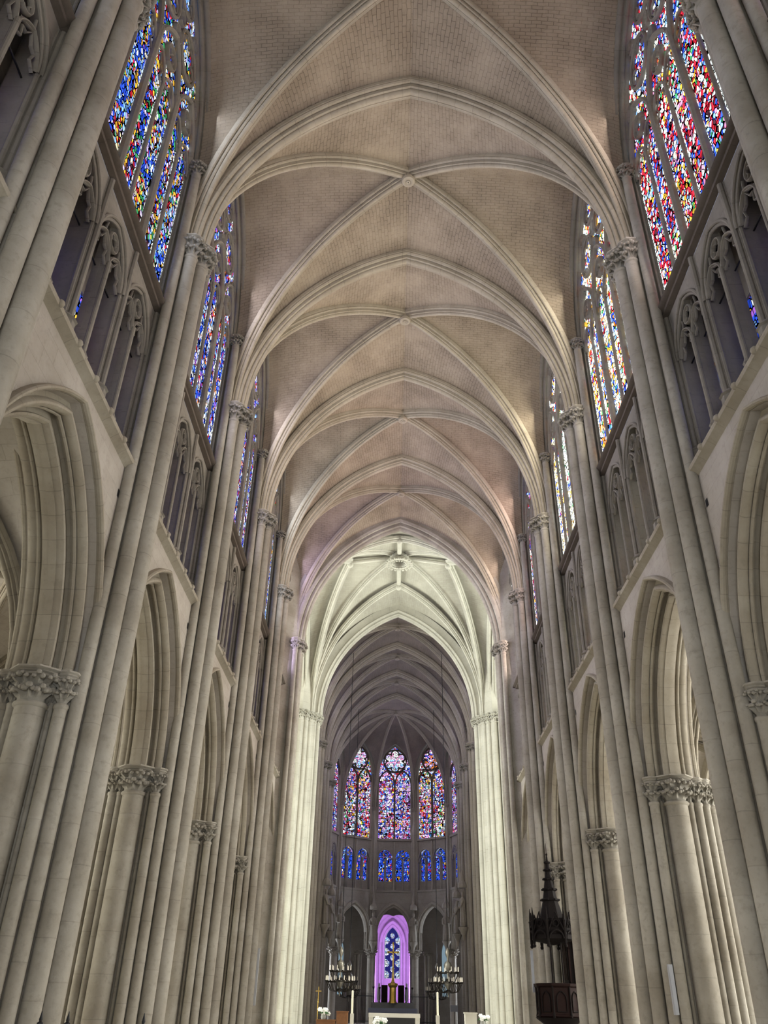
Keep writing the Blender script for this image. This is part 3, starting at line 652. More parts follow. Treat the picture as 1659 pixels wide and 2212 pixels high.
for y0,y1 in BAYS:
    if y0<-7: continue
    yc=(y0+y1)/2; sy=(y1-y0)/L0
    for s in (1,-1):
        rz=0 if s>0 else PI; sd=sidename(s); w=BW[y0]
        place(inst(aw,'ceiling'),(s*11.05,yc,0),rz,sy,kind='structure')
        if y0>-5: place(inst(ar),(s*11.05,yc,0),rz,sy,label='ribs of the low aisle vault behind the %s arcade, %s'%(sd,w),cat='vault ribs',group='aisle vault ribs')
        if y0>-5: place(inst(oarch),(s*14.2,yc,0),rz,sy,label='arch between the two %s aisles, %s'%(sd,w),cat='arch',group='aisle arches')
        place(inst(owall,'wall_'+sd),(s*14.2,yc,0),rz,sy,kind='structure')
        place(inst(aw,'ceiling'),(s*17.3,yc,0),rz,sy,kind='structure')
        place(inst(outw,'wall_'+sd),(s*20.2,yc,0),rz,sy,kind='structure')
        key=('a',s)
        if key not in WPRO: WPRO[key]=make_awin(G['clear'])
        place(inst(WPRO[key],nextwin()),(s*20.2,yc,0),rz,sy,kind='structure')
        if y0>-1: place(inst(op),(s*14.2,y0,0),rz,label='slimmer pier between the two %s aisles, %s'%(sd,{1.4:'beside the camera',9.0:'nearest one ahead',16.4:'second ahead',24.:'third ahead',31.6:'fourth ahead',39.2:'fifth ahead'}[y0]),cat='pier',group='aisle piers')
# choir aisles: plain outer wall and low roof
for s in (1,-1):
    mb=MB(); x=s*13.2; mb.box(min(x,x+s*.4),max(x,x+s*.4),62.5,99,0,12.6); mb.build('wall_'+sidename(s),M['cwall']).__setitem__('kind','structure')
    mb=MB(); mb.box(min(s*8.2,s*13.6),max(s*8.2,s*13.6),62.5,99,12.3,12.6); mb.build('ceiling',M['cwall']).__setitem__('kind','structure')
# ------------------------------------------------------------------ crossing
XP=tprof(.62,.6)
mb=MB(); sweep_arch(mb,[(-.75,1.3)]+[(a*1.1,b*1.5) for a,b in XP]+[(.75,1.3)],5.9,8.3,VZ,24,across)
o=mb.build('crossing_arch',M['shaft'],None,32); place(o,(0,XW,0),label='heavy brown crossing arch between nave and crossing',cat='arch',group='crossing arches')
mb=MB(); sweep_arch(mb,[(-.7,.9)]+XP+[(.7,.9)],5.75,8.35,VZ,24,across)
o=mb.build('crossing_arch',M['xrib'],None,32); place(o,(0,XE,0),label='pale moulded crossing arch opening into the dark choir',cat='arch',group='crossing arches')
for s in (1,-1):
    mb=MB(); sweep_arch(mb,[(-.7,.9)]+XP+[(.7,.9)],5.6,8.2,VZ,24,lambda u,d,z:(d,u,z))
    o=mb.build('crossing_arch',M['xrib'],None,32); place(o,(s*7.6,XC,0),label='pale crossing arch opening into the %s transept'%sidename(s),cat='arch',group='crossing arches')
HX,HY=6.5,6.2
mb=MB(); Dz=10.0
for a in (1,-1):
    for b in (1,-1):
        D=dcurve((a*HX,b*HY),(0,0),VZ,VZ+Dz,.3,24)
        t1=arc_top(5.9,8.2,.75); cell(mb,D,lambda q:(a*arc_u(5.9,8.2,.75,q*t1),b*6.9,VZ+q*t1),VZ,10,.3)
        t2=arc_top(5.7,8.2,.75); cell(mb,D,lambda q:(a*7.4,b*arc_u(5.7,8.2,.75,q*t2),VZ+q*t2),VZ,10,.3)
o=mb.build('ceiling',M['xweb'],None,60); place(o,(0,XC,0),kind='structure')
t=empty('star_vault_ribs',(0,XC,0),0,'pale star-shaped ribs of the crossing vault around an open ring','vault ribs')
for a in (1,-1):
    for b in (1,-1):
        mb=MB(); half_rib(mb,DP,(a*HX,b*HY),(a*.6,b*.6),VZ,VZ+Dz-.1); mb.build('rib',M['xrib'],t,32)
        mb=MB(); half_rib(mb,DP,(a*HX*.98,b*HY),(0,b*3.7),VZ,VZ+9.35); mb.build('rib',M['xrib'],t,32)
        mb=MB(); half_rib(mb,DP,(a*HX,b*HY*.98),(a*3.7,0),VZ,VZ+9.45); mb.build('rib',M['xrib'],t,32)
for ax,ay in ((1,0),(-1,0),(0,1),(0,-1)):
    mb=MB(); mb.tube([(ax*.8,ay*.8,VZ+Dz+.0),(ax*3.7,ay*3.7,VZ+9.6)],.16,8); mb.sphere((ax*3.7,ay*3.7,VZ+9.4),.24,8); mb.build('ridge_rib',M['xrib'],t)
mb=MB(); mb.lathe([(.72,1.0),(.72,.2),(.95,.12),(1.0,0),(.9,-.08),(.62,-.08),(.55,0),(.55,1.0)],32,(0,0,VZ+Dz-.4))
for k in range(20): mb.sphere((.95*cos(k*PI/10),.95*sin(k*PI/10),VZ+Dz-.5),.1,6); mb.sphere((.6*cos(k*PI/10),.6*sin(k*PI/10),VZ+Dz-.52),.07,6)
mb.build('ring_keystone',M['xrib'],t,40)
# transepts
for s in (1,-1):
    sd=sidename(s)
    for yy,nm in ((XW-.5,'near'),(XE+.5,'far')):
        mb=MB(); x0,x1=sorted((s*9.0,s*25)); mb.box(x0,x1,yy-.3,yy+.3,0,31); mb.build('wall_transept_'+nm,M['wall'] ).__setitem__('kind','structure')
    x0,x1=sorted((s*25,s*25.6)); mb=MB(); mb.box(x0,x1,XW-.5,XE+.5,0,31.5); mb.build('wall_transept_end',M['wall']).__setitem__('kind','structure')
    mb=MB(); n=24; P=[];UV=[]
    for x in (s*7.6,s*25): 
        c=[(u,z) for u,z in arc(6.9,8.6,0,14,VZ)]; c=c+[(-u,z) for u,z in c[::-1]][1:]
        P.append([(x,XC+u,z) for u,z in c]); UV.append([(x,k*.7) for k in range(len(c))])
    mb.grid(P,UV); mb.build('ceiling',M['xweb'],None,60).__setitem__('kind','structure')
    t=empty(nextwin(),(s*24.9,XC,0),kind='structure'); mb=MB(); mb.add([(0,5.5*cos(k*PI/16),17+5.5*sin(k*PI/16)) for k in range(32)],[tuple(range(32))]); mb.build('stained_glass',G['pale'],t,0)
    mb=MB(); pp=lambda u,d,z:(d*s,u,z)
    for k in range(12): bar(mb,[(1.2*cos(k*PI/6),17+1.2*sin(k*PI/6)),(5.5*cos(k*PI/6),17+5.5*sin(k*PI/6))],.1,pp,-.15,.1)
    bar(mb,circ(0,17,5.5,32),.2,pp,-.2,.2,True); bar(mb,circ(0,17,1.2,16),.12,pp,-.2,.15,True); mb.build('tracery',M['dim'],t,30)

# ------------------------------------------------------------------ apse
AC=(0,86.8); AR=6.85; AW=2.16
apl=lambda u,d,z:(u,d,z)
def apse_wall():
    mb=MB()
    spandrel(mb,1.62,2.35,.35,8.5,12.4,2.3,0,apl,AR,AR+.7,8,zlow=8.5)
    for q in (-1,1): x0,x1=sorted((q*1.97,q*2.3)); mb.box(x0,x1,AR+.05,AR+.7,6.9,8.5)
    for uc in (-1.,1.): spandrel(mb,.86,.9,0,15.7,17.6,1.12 if 0 else 1.0,uc,apl,AR+.1,AR+.45,6,zlow=15.7)
    spandrel(mb,1.85,3.3,.1,24.4,30.,2.3,0,apl,AR,AR+.4,8,zlow=24.4)
    mb.box(-2.3,2.3,AR-.06,AR+.9,12.3,12.5); mb.box(-2.3,2.3,AR-.05,AR+.3,17.4,17.62)
    for q in (-1,1): x0,x1=sorted((q*1.85,q*2.35)); mb.box(x0,x1,AR+.02,AR+.5,12.4,24.5)
    return mb.build('wall_apse',M['cwall'],None,30)
def apse_arch():
    mb=MB(); sweep_arch(mb,[(AR-.05,.5),(AR-.1,.42)]+roll(AR-.02,.3,.08,140,320,4)+roll(AR+.15,.12,.1,140,320,4)+[(AR+.35,0),(AR+.7,.1)],1.62,2.35,8.5,12,apl)
    for q in (-1,1):
        for rr,x,y in ((.08,1.92,AR-.02),(.1,1.74,AR+.15),(.08,1.66,AR+.4)): mb.lathe([(rr,6.9),(rr,8.5)],8,(q*x,y,0))
    return mb.build('apse_arch',M['crib'],None,30)
def apse_trif():
    t=empty('apse_gallery')
    for u in (-1.9,0,1.9): mb=MB(); mb.lathe([(.1,12.4),(.1,17.3)],10,(u,AR+.05,0)); mb.build('column',M['crib'],t,40)
    for uc in (-.95,.95):
        mb=MB(); mb.lathe([(.05,12.4),(.05,15.6)],8,(uc,AR+.15,0)); mb.build('mullion',M['crib'],t,40)
        mb=MB()
        for q in (-1,1): bar(mb,two(.38,.55,uc+q*.42,15.25,6),.05,apl,AR+.15,.08)
        bar(mb,two(.84,.95,uc,15.6,8),.07,apl,AR+.1,.1); bar(mb,circ(uc,16.05,.24,12),.05,apl,AR+.15,.08,True); mb.build('tracery',M['crib'],t,35)
    return t
def apse_tglass(g):
    t=empty('window_1',kind='structure')
    for uc in (-.95,.95): glass_panel(.84,.95,15.6,13.4,AR+.5,apl,10,uc).build('stained_glass',g,t,0)
    mb=MB()
    for uc in (-.95,.95): bar(mb,[(uc,12.5),(uc,15.6)],.11,apl,AR+.45,.08)
    for u in (-1.85,0,1.85): bar(mb,[(u,12.5),(u,16.6)],.2,apl,AR+.45,.08)
    mb.box(-1.9,1.9,AR+.4,AR+.55,12.4,13.4); mb.build('mullion',M['cwall'],t,30); return t
def apse_win(g,g2):
    t=empty('window_1',kind='structure'); s,h,z0,zs=1.85,3.3,24.4,17.6
    glass_panel(s,h,z0,zs,AR+.3,apl,20).build('stained_glass',[g],t,0)
    mb=MB(); mb.add([(1.25*cos(k*PI/12),AR+.28,26.05+1.25*sin(k*PI/12)) for k in range(24)],[tuple(range(24))]); mb.build('rose_glass',g2,t,0)
    mb=MB(); bar(mb,[(0,zs),(0,23.9)],.1,apl,AR+.2,.16); mb.build('mullion',M['ledge'],t,30)  # dark stone colour paints in the backlit look of mullion and tracery
    mb=MB()
    for q in (-1,1): bar(mb,two(.86,1.35,q*.93,23.6,8),.08,apl,AR+.2,.14)
    bar(mb,circ(0,26.05,1.28,28),.08,apl,AR+.2,.14,True); bar(mb,foils(0,26.05,1.24,6,6,PI/6),.075,apl,AR+.22,.1,True)
    for k in range(6): pass
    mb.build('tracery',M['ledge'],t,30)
    mb=MB(); sweep_arch(mb,[(AR-.05,.3)]+roll(AR+.0,.2,.07,140,320,4)+[(AR+.15,.02),(AR+.35,0)],s,h,z0,10,apl)
    for q in (-1,1):
        bar(mb,[(q*s,zs),(q*s,z0)],.09,apl,AR+.15,.18)
    mb.build('window_frame',M['crib'],t,30)
    mb=MB()
    for k in range(1,13): mb.tube([(-s,AR+.26,zs+k*.52),(s,AR+.26,zs+k*.52)],.018,4)
    for q in (-.46,.46): 
        for d in (0,): mb.tube([(q*2,AR+.26,zs),(q*2,AR+.26,23.8)],.014,4)
    mb.build('saddle_bars',M['iron'],t); return t
awl,aar,atr=apse_wall(),apse_arch(),apse_trif()
names={-72:'far left',-36:'left of centre',0:'centre',36:'right of centre',72:'far right'}
for a in (-72,-36,0,36,72):
    rz=-R(a); c=(AC[0],AC[1],0)
    place(inst(awl,'wall_apse'),c,rz,kind='structure')
    place(inst(aar),c,rz,label='small dark pointed arch at the base of the apse, %s'%names[a],cat='arch',group='apse arches')
    place(inst(atr),c,rz,label='glazed gallery tracery of the apse, %s'%names[a],cat='arcade',group='apse galleries')
    o=apse_win(G['apse'] if a in (0,-72,72) else G['apsew'],G['rosew'] if a==36 else G['rose']); o.name=nextwin(); place(o,c,rz,kind='structure')
    o=apse_tglass(G['deep']); o.name=nextwin(); place(o,c,rz,kind='structure')
def apse_pier():
    t=empty('apse_pier')
    mb=MB(); mb.lathe([(.5,0),(.5,.4),(.42,.5),(.36,.6),(.36,6.3)],14,(0,.25,0)); mb.build('column',M['crib'],t,40); capital_obj(0,.25,6.2,.36,.75,t,M['crib'])
    mb=MB(); mb.prism([(-.22,0),(.22,0),(.3,.5),(-.3,.5)],6.9,29.); mb.build('core',M['crib'],t,30)
    for x,r in ((0,.13),(-.2,.08),(.2,.08)): shaft_obj(x,-.05+abs(x)*.4,r,6.95,20.4,t,M['crib']); capital_obj(x,-.05+abs(x)*.4,20.4,r,.45,t,M['crib'])
    return t
pr0=apse_pier(); RV=7.05
for k,a in enumerate((-54,-18,18,54,-90,90)):
    o=inst(pr0); place(o,(AC[0]+RV*sin(R(a)),AC[1]+RV*cos(R(a)),0),-R(a),label='slender shafted apse pier, %s'%{-54:'left of the left window',-18:'left of the centre window',18:'right of the centre window',54:'right of the right window',-90:'where the apse meets the left choir wall',90:'where the apse meets the right choir wall'}[a],cat='pier',group='apse piers')
# apse vault
B=(0,87.4); zB=29.55
verts=[(AC[0]+6.8*sin(R(a)),AC[1]+6.8*cos(R(a))) for a in (-90,-54,-18,18,54,90)]
west=[(-6.4,81.8),(6.4,81.8)]
t=empty('apse_vault_ribs',(0,0,0),0,'thin ribs of the apse vault fanning from one keystone','vault ribs')
for v in verts+west: mb=MB(); half_rib(mb,tprof(.16,.3),v,B,VZ,zB); mb.build('rib',M['crib'],t,32)
mb=MB(); keystone(mb,(B[0],B[1],zB-.15),.3,.4); mb.build('keystone',M['crib'],t,30)
mb=MB()
for i in range(5):
    va,vb=Vector(verts[i]),Vector(verts[i+1]); mid=(va+vb)/2
    for v in (va,vb):
        D=dcurve(v,B,VZ,zB,.25,18); ft=(24.4-VZ)+arc_top(1.95,3.5,0); dr=(v-mid).normalized()
        def F(q,v=v,mid=mid,dr=dr):
            z=q*ft; zz=z-(24.4-VZ); u=1.95 if zz<0 else arc_u(1.95,3.5,0,zz); p=mid+dr*u; return (p.x,p.y,VZ+z)
        cell(mb,D,F,VZ,6,.1)
for s in (1,-1):
    D1=dcurve((s*6.4,81.8),B,VZ,zB,.25,18); t1=arc_top(VS,VH,.42)
    cell(mb,D1,lambda q:(s*arc_u(VS,VH,.42,q*t1),81.4,VZ+q*t1),VZ,8,.15)
    v=Vector((s*6.8,86.8)); mid=Vector((s*6.75,84.1)); ft=(24.05-VZ)+arc_top(2.3,5,0)
    for vv in (Vector((s*6.4,81.8)),v):
        D=dcurve(vv,B,VZ,zB,.25,18)
        def F(q,sg=(1 if vv.y>84 else -1)):
            z=q*ft; zz=z-(24.05-VZ); u=2.35 if zz<0 else arc_u(2.35,5,0,zz); return (s*6.75,84.1+sg*u,VZ+z)
        cell(mb,D,F,VZ,6,.1)
mb.build('ceiling',M['cweb'],None,60).__setitem__('kind','structure')
# ambulatory roof + dark back wall + axial chapel
mb=MB(); mb.grid([[(r_*sin(R(a)),86.8+r_*cos(R(a)),12.0) for a in range(-90,91,10)] for r_ in (7.3,13.2)]); mb.build('ceiling',M['cwall']).__setitem__('kind','structure')
def radial(a0,a1,r,z0,z1,mat,name,th=.4):
    mb=MB(); n=6; A=[R(a0+(a1-a0)*i/n) for i in range(n+1)]
    mb.grid([[(r*sin(a),86.8+r*cos(a),z) for a in A] for z in (z0,z1)],[[(a*r,z) for a in A] for z in (z0,z1)])
    o=mb.build(name,mat,None,60); o['kind']='structure'; return o
for a0,a1 in ((-100,-9.5),(9.5,100)): radial(a0,a1,12.8,0,12,M['cwall'],'wall_ambulatory')
mb=MB(); spandrel(mb,2.05,1.25,0,9.3,12.1,2.2,0,apl,99.3,99.6,8,zlow=9.3); mb.build('wall_chapel_front',M['cwall'],None,30).__setitem__('kind','structure')
# tall ambulatory windows (blue-grey daylight)
for a in (-62,-50,-38,-26,26,38,50,62):
    t=empty(nextwin(),(0,86.8,0),-R(a),kind='structure')
    glass_panel(.33,1.0,7.0,3.0,12.7,apl,6).build('stained_glass',glow('grey_blue_glass',(.35,.5,.6),.5) if a==-62 else bpy.data.materials['grey_blue_glass'],t,0)
    mb=MB(); bar(mb,two(.36,1.05,0,7.0,6),.06,apl,12.6,.1); bar(mb,[(-.36,3),(-.36,7)],.06,apl,12.6,.1); bar(mb,[(.36,3),(.36,7)],.06,apl,12.6,.1); mb.build('window_frame',M['cwall'],t,30)
for a in (-44,-20,20,44):
    o=empty('ambulatory_shafts',(10.8*sin(R(a)),86.8+10.8*cos(R(a)),0),0,'dim clustered shafts in the ambulatory, %s of the lit chapel'%{-44:'far left',-20:'just left',20:'just right',44:'far right'}[a],'pier','ambulatory shafts')
    for k in range(5): shaft_obj(.3*cos(k*PI*.4),.3*sin(k*PI*.4),.14,0,6.6,o,M['crib']); capital_obj(.3*cos(k*PI*.4),.3*sin(k*PI*.4),6.5,.13,.5,o,M['crib'])
# chapel
cw=2.15; y0c,y1c=99.4,111
for s in (1,-1):
    mb=MB(); mb.box(min(s*cw,s*(cw+.4)),max(s*cw,s*(cw+.4)),y0c,y1c,0,12); mb.build('wall_chapel_'+sidename(s),M['chap']).__setitem__('kind','structure')
mb=MB(); spandrel(mb,.95,1.6,0,8.75,14.,cw,0,apl,y1c,y1c+.4,8,zlow=8.75); mb.box(-cw,-.95,y1c,y1c+.4,0,8.75); mb.box(.95,cw,y1c,y1c+.4,0,8.75); mb.box(-.95,.95,y1c,y1c+.4,0,4.9); mb.build('wall_chapel_end',M['chap']).__setitem__('kind','structure')
mb=MB(); c=arc(cw,3.2,0,10,8.6); c=c+[(-u,z) for u,z in c[::-1]][1:]; mb.grid([[(u,y,z) for u,z in c] for y in (y0c,y1c)]); mb.build('ceiling',M['chap'],None,60).__setitem__('kind','structure')
t=empty('chapel_arch',(0,0,0),0,'lilac-lit mouldings around the lancet of the axial chapel','arch')
mb=MB(); sweep_arch(mb,roll(y1c-.15,.0,.14,120,300,5)+roll(y1c-.3,.35,.14,120,300,5)+[(y1c,.6)],1.1,1.9,8.7,10,apl); mb.build('arch',M['chap'],t,30)
for x in (-1.1,1.1,-1.5,1.5): shaft_obj(x,y1c-.15-(abs(x)>1.2)*.15,.13,0,8.8,t,M['chap'])
for s in (1,-1):
    mb=MB(); mb.tube([(s*2.0,y0c+.5,0),(s*2.0,y0c+.5,8.8)],.12,8); mb.tube([(s*2.0,y0c+5,0),(s*2.0,y0c+5,8.8)],.12,8); mb.build('shaft',M['chap'],t,40)
t=empty(nextwin(),(0,0,0),0,kind='structure')
glass_panel(.86,1.6,8.75,4.95,y1c+.2,apl,12).build('stained_glass',G['navy'],t,0)
for k,z in enumerate((5.3,6.5,7.7,8.9)):
    mb=MB()
    if k%1==0:
        for q in (-1,1):
            pts=[(q*(.88-.5*abs(cos(i*PI/10))*1) if 0 else q*(.86-.52*sin(i*PI/10)),z+.42*cos(i*PI/10)) for i in range(11)]
            mb.add([(u,y1c+.15,zz) for u,zz in pts]+[],[tuple(range(11))])
    mb.build('medallion',G['round'],t,0)
for z in (5.9,7.1,8.3,9.45):
    mb=MB(); mb.add([(.27*cos(i*PI/4+.39),y1c+.15,z+.3*sin(i*PI/4+.39)) for i in range(8)],[tuple(range(8))]); mb.build('medallion',G['round'],t,0)
# ------------------------------------------------------------------ floor, west end
mb=MB(); mb.box(-30,30,-14,116,-.3,0); o=mb.build('floor',M['floor'],None,0); o['kind']='structure'
for s in (1,-1): x0,x1=sorted((s*7.0,s*7.4)); mb=MB(); mb.box(x0,x1,-6.8,1.2,17.8,30); mb.build('wall_'+sidename(s),M['wall']).__setitem__('kind','structure')
mb=MB(); mb.box(-21,21,-7.4,-6.8,0,31); mb.build('wall_west',M['wall']).__setitem__('kind','structure')
mb=MB(); mb.box(-7,7,49,98,0,.5); o=mb.build('altar_platform',M['floor'],None,0); tag(o,'low raised stone platform under the altars',cat='platform')
# ------------------------------------------------------------------ chandeliers
def chandelier():
    t=empty('chandelier')
    mb=MB(); mb.lathe([(.02,-.9),(.06,-.85),(.03,-.7),(.12,-.6),(.05,-.5),(.16,-.3),(.26,-.1),(.14,.1),(.07,.25),(.07,.6),(.12,.7),(.2,.8),(.28,1.0),(.2,1.2),(.07,1.3),(.05,1.45),(.13,1.6),(.18,1.8),(.1,2.0),(.03,2.1)],16); mb.build('stem',M['silver'],t,50)
    for n,rad,z,zs in ((18,.98,0.,-.35),(12,.74,.62,.3)):
        mb=MB(); mb.tube([(rad*cos(k*PI/16),rad*sin(k*PI/16),z-.06) for k in range(32)],.03,6,closed=True); mb.build('ring',M['bronze'],t)
        for k in range(n):
            a=2*PI*(k+.5)/n; mb=MB()
            pts=[(rr*cos(a),rr*sin(a),zz) for rr,zz in ((.1,zs-.1),(rad*.35,zs-.28),(rad*.7,zs-.2),(rad*.95,z-.1),(rad,z))]
            mb.tube(pts,.022,5); mb.lathe([(.01,-.04),(.06,-.02),(.07,.02),(.03,.03)],8,(rad*cos(a),rad*sin(a),z)); arm=mb.build('arm',M['bronze'],t)
            mb=MB(); mb.lathe([(.02,.02),(.018,.27),(.005,.32)],8,(rad*cos(a),rad*sin(a),z)); mb.build('candle',M['wax_glow'],arm)
    return t
ch=chandelier()
for i,(x,y,z,lb) in enumerate([(3.72,64.1,3.35,'large two-tier candle chandelier hanging right of the altar'),(-3.72,64.1,3.30,'large two-tier candle chandelier hanging left of the altar'),(3.75,79,3.1,'smaller-looking dark chandelier behind the right one'),(-3.75,79,3.1,'smaller-looking dark chandelier behind the left one')]):
    o=ch if i==0 else copy_tree(ch); (remat(o,M['wax_glow'],M['wax']) if i>1 else None); place(o,(x,y,z),label=lb,cat='chandelier',group='choir chandeliers')
    mb=MB(); mb.tube([(x,y,z+2.0),(x,y,27.3)],.024,5); c=mb.build('chandelier_cable',M['iron']); tag(c,'thin cable from the vault down to the '+{0:'front right',1:'front left',2:'rear right',3:'rear left'}[i]+' chandelier','cable','chandelier cables')
# ------------------------------------------------------------------ altars and sanctuary furniture
t=empty('altar',(-.03,52,.5),0,'pale stone slab altar on two side legs in front of the choir','altar')
mb=MB(); mb.box(-1.4,1.4,-.5,.5,.80,1.0); mb.build('slab',M['marble'],t,0)
for s in (-1,1): mb=MB(); mb.box(min(s*1.38,s*1.15),max(s*1.38,s*1.15),-.45,.45,0,.8); mb.build('leg',M['marble'],t,0)
t=empty('high_altar',(0,84,.5),0,'dark high altar with grey cloth and gilded tabernacle at the far end','altar')
mb=MB(); mb.box(-2.1,2.1,-.6,.6,0,1.2); mb.build('base',M['grey'],t,0)
mb=MB(); mb.box(-2.15,2.15,-.65,.65,1.2,1.32); mb.box(-2.15,2.15,-.67,-.65,.95,1.32); mb.build('altar_cloth',M['cloth'],t,0)
mb=MB(); mb.box(-1.9,1.9,.3,.9,1.3,1.75); mb.build('gradine',M['grey'],t,0)
mb=MB(); mb.lathe([(.42,1.7),(.38,1.8),(.32,1.9),(.32,2.9),(.42,3.0),(.48,3.1),(.48,3.2),(.2,3.3)],8,(0,.4,0),ph=PI/8); mb.build('tabernacle',M['gold'],t,30)
for s in (-1,1):
    mb=MB(); mb.box(s*.75-.28,s*.75+.28,.45,.8,1.75,3.1); mb.build('side_panel',M['mahog'],t,0)
    for q in (1.2,1.75): mb=MB(); mb.lathe([(.1,0),(.03,.1),(.05,.4),(.03,.7),(.03,1.0),(.12,1.15),(.12,1.2)],8,(s*q,.5,1.75)); mb.build('candlestick',M['bronze'],t,40)
t=empty('altar_cross',(0,84.4,3.6),0,'tall gilded cross standing on the tabernacle','cross')
mb=MB(); mb.lathe([(.36,0),(.3,.1),(.15,.25),(.1,.6),(.07,1.2),(.1,1.35),(.04,1.45)],10); mb.build('stand',M['gold'],t,40)
mb=MB(); mb.box(-.06,.06,-.04,.04,1.4,3.3); mb.box(-.42,.42,-.04,.04,2.55,2.67)
for p in ((0,3.35),(-.45,2.61),(.45,2.61)): mb.sphere((p[0],0,p[1]),.1,6)
mb.build('cross',M['gold'],t)
for s,l in ((-1,'left'),(1,'right')):
    t=empty('altar_statuette',(s*1.25,84.9,2.2),0,'small pale lilac-lit carved figure on the %s of the tabernacle'%l,'statue','altar statuettes')
    mb=MB(); mb.lathe([(.02,0),(.1,.15),(.17,.3),(.18,.7),(.15,1.0),(.17,1.15),(.07,1.3),(.09,1.42),(.06,1.52),(.01,1.58)],12); mb.build('body',M['chap'],t)
for s,l in ((-1,'left'),(1,'right')):
    t=empty('paschal_candle',(s*2.35,52,.5),0,'tall cream candle on a square stone stand, %s of the slab altar'%l,'candle','tall altar candles')
    mb=MB(); mb.box(-.1,.1,-.1,.1,0,.95); mb.build('stand',M['marble'],t,0); mb=MB(); mb.lathe([(.05,.95),(.05,2.02),(.01,2.05)],12); mb.build('candle',M['wax'],t)
t=empty('stone_ambo',(4.15,52,.5),0,'plain pale stone lectern block right of the altar','lectern'); mb=MB(); mb.box(-.32,.32,-.25,.25,0,1.05); mb.build('block',M['marble'],t,0); mb=MB(); mb.box(-.36,.36,-.3,.3,1.05,1.12); mb.build('top',M['marble'],t,0)
t=empty('information_stand',(5.5,84,.5),0,'small tilted pale board on a stand in the choir','sign'); mb=MB(); mb.box(-.35,.3,-.03,.03,1.15,1.65); mb.build('board',M['white'],t,0); mb=MB(); mb.tube([(0,0,0),(0,0,1.2)],.03,6); mb.build('pole',M['iron'],t)
t=empty('processional_cross',(-4.85,60,0.5),0,'slim gilt processional cross standing left of the choir','cross')
mb=MB(); mb.tube([(0,0,0),(0,0,1.75)],.02,6); mb.sphere((0,0,1.1),.05,6); mb.sphere((0,0,1.5),.05,6); mb.build('staff',M['gold'],t)
mb=MB(); mb.box(-.02,.02,-.02,.02,1.7,2.35); mb.box(-.18,.18,-.02,.02,2.08,2.13); mb.build('cross',M['gold'],t)
for i,(x0,x1,zt,lb) in enumerate([(-3.35,-2.7,1.0,'taller brown wooden cabinet left of the altar'),(-4.5,-3.4,.57,'long low brown wooden console left of the altar')]):
    t=empty('wooden_cabinet',((x0+x1)/2,55,.5),0,lb,'cabinet'); w=(x1-x0)/2; mb=MB(); mb.box(-w,w,-.3,.3,0,zt); mb.build('body',M['wood'],t,0); mb=MB(); mb.box(-w-.03,w+.03,-.34,.34,zt,zt+.05); mb.build('top',M['wood'],t,0)
rnd=random.Random(3)
def flowers(x,y,z,n,lb,sc_=.12,stand=None):
    t=empty('flower_arrangement',(x,y,z),0,lb,'flowers')
    for k in range(n):
        mb=MB(); px,py,pz=rnd.uniform(-.3,.3),rnd.uniform(-.15,.15),rnd.uniform(.25,.5)
        mb.sphere((px,py,pz),sc_*.6,5,.7)
        for q in range(6): mb.sphere((px+sc_*.7*cos(q*PI/3),py+sc_*.4*sin(q),pz+sc_*.6*sin(q*PI/3)),sc_*.45,4,.8)
        mb.build('flower',M['petal'],t)
    mb=MB(); mb.lathe([(.01,0),(.12,0),(.16,.12),(.12,.25)],10); mb.build('vase',M['grey'],t)
    mb=MB()
    for k in range(14): a=rnd.uniform(0,2*PI); mb.tube([(0,0,.2),(.2*cos(a),.1*sin(a),.35),(.35*cos(a),.2*sin(a),.25)],[.02,.03,.004],4)
    mb.build('leaves',M['leafg'],t)
flowers(-.75,51.3,.75,7,'white flowers in front of the slab altar, at its left end',.15)
flowers(-4.1,54.9,1.12,6,'row of white flowers on the console left of the altar',.13)
flowers(5.2,56,.97,5,'white flowers beside the stone lectern at right',.12)
mb=MB(); mb.box(-.12,.12,-.12,.12,0,.25); o=mb.build('flower_pedestal',M['grey'],None,0); place(o,(-.75,51.3,.5),label='small block under the white flowers before the altar',cat='pedestal')
mb=MB(); mb.box(-.2,.2,-.2,.2,0,.47); o=mb.build('flower_pedestal',M['grey'],None,0); place(o,(5.2,56,.5),label='grey block under the white flowers beside the lectern',cat='pedestal')
for s in (-1,1):
    t=empty('choir_grille',(0,0,0),0,'black iron grille between piers on the %s of the choir'%sidename(s),'grille','choir grilles')
    for k in range(26): mb=MB(); y=62.6+k*.19*1.05; mb.tube([(s*6.9,y,0.5),(s*6.9,y,3.2)],.02,4); mb.build('bar',M['iron'],t)
    mb=MB(); 
    for z in (.7,2.0,3.0): mb.box(min(s*6.87,s*6.93),max(s*6.87,s*6.93),62.5,67.8,z,z+.05)
    mb.build('rail',M['iron'],t,0)
for s in (-1,1):
    t=empty('apse_grille',(s*3.1,92.2,.5),-s*R(36),'black iron grille closing the apse arch %s of the high altar'%sidename(s),'grille','apse grilles')
    for k in range(20): mb=MB(); mb.tube([(-1.6+k*.168,0,0),(-1.6+k*.168,0,2.6)],.02,4); mb.build('bar',M['iron'],t)
    mb=MB(); mb.box(-1.6,1.6,-.02,.02,.2,.26); mb.box(-1.6,1.6,-.02,.02,2.3,2.36); mb.build('rail',M['iron'],t,0)
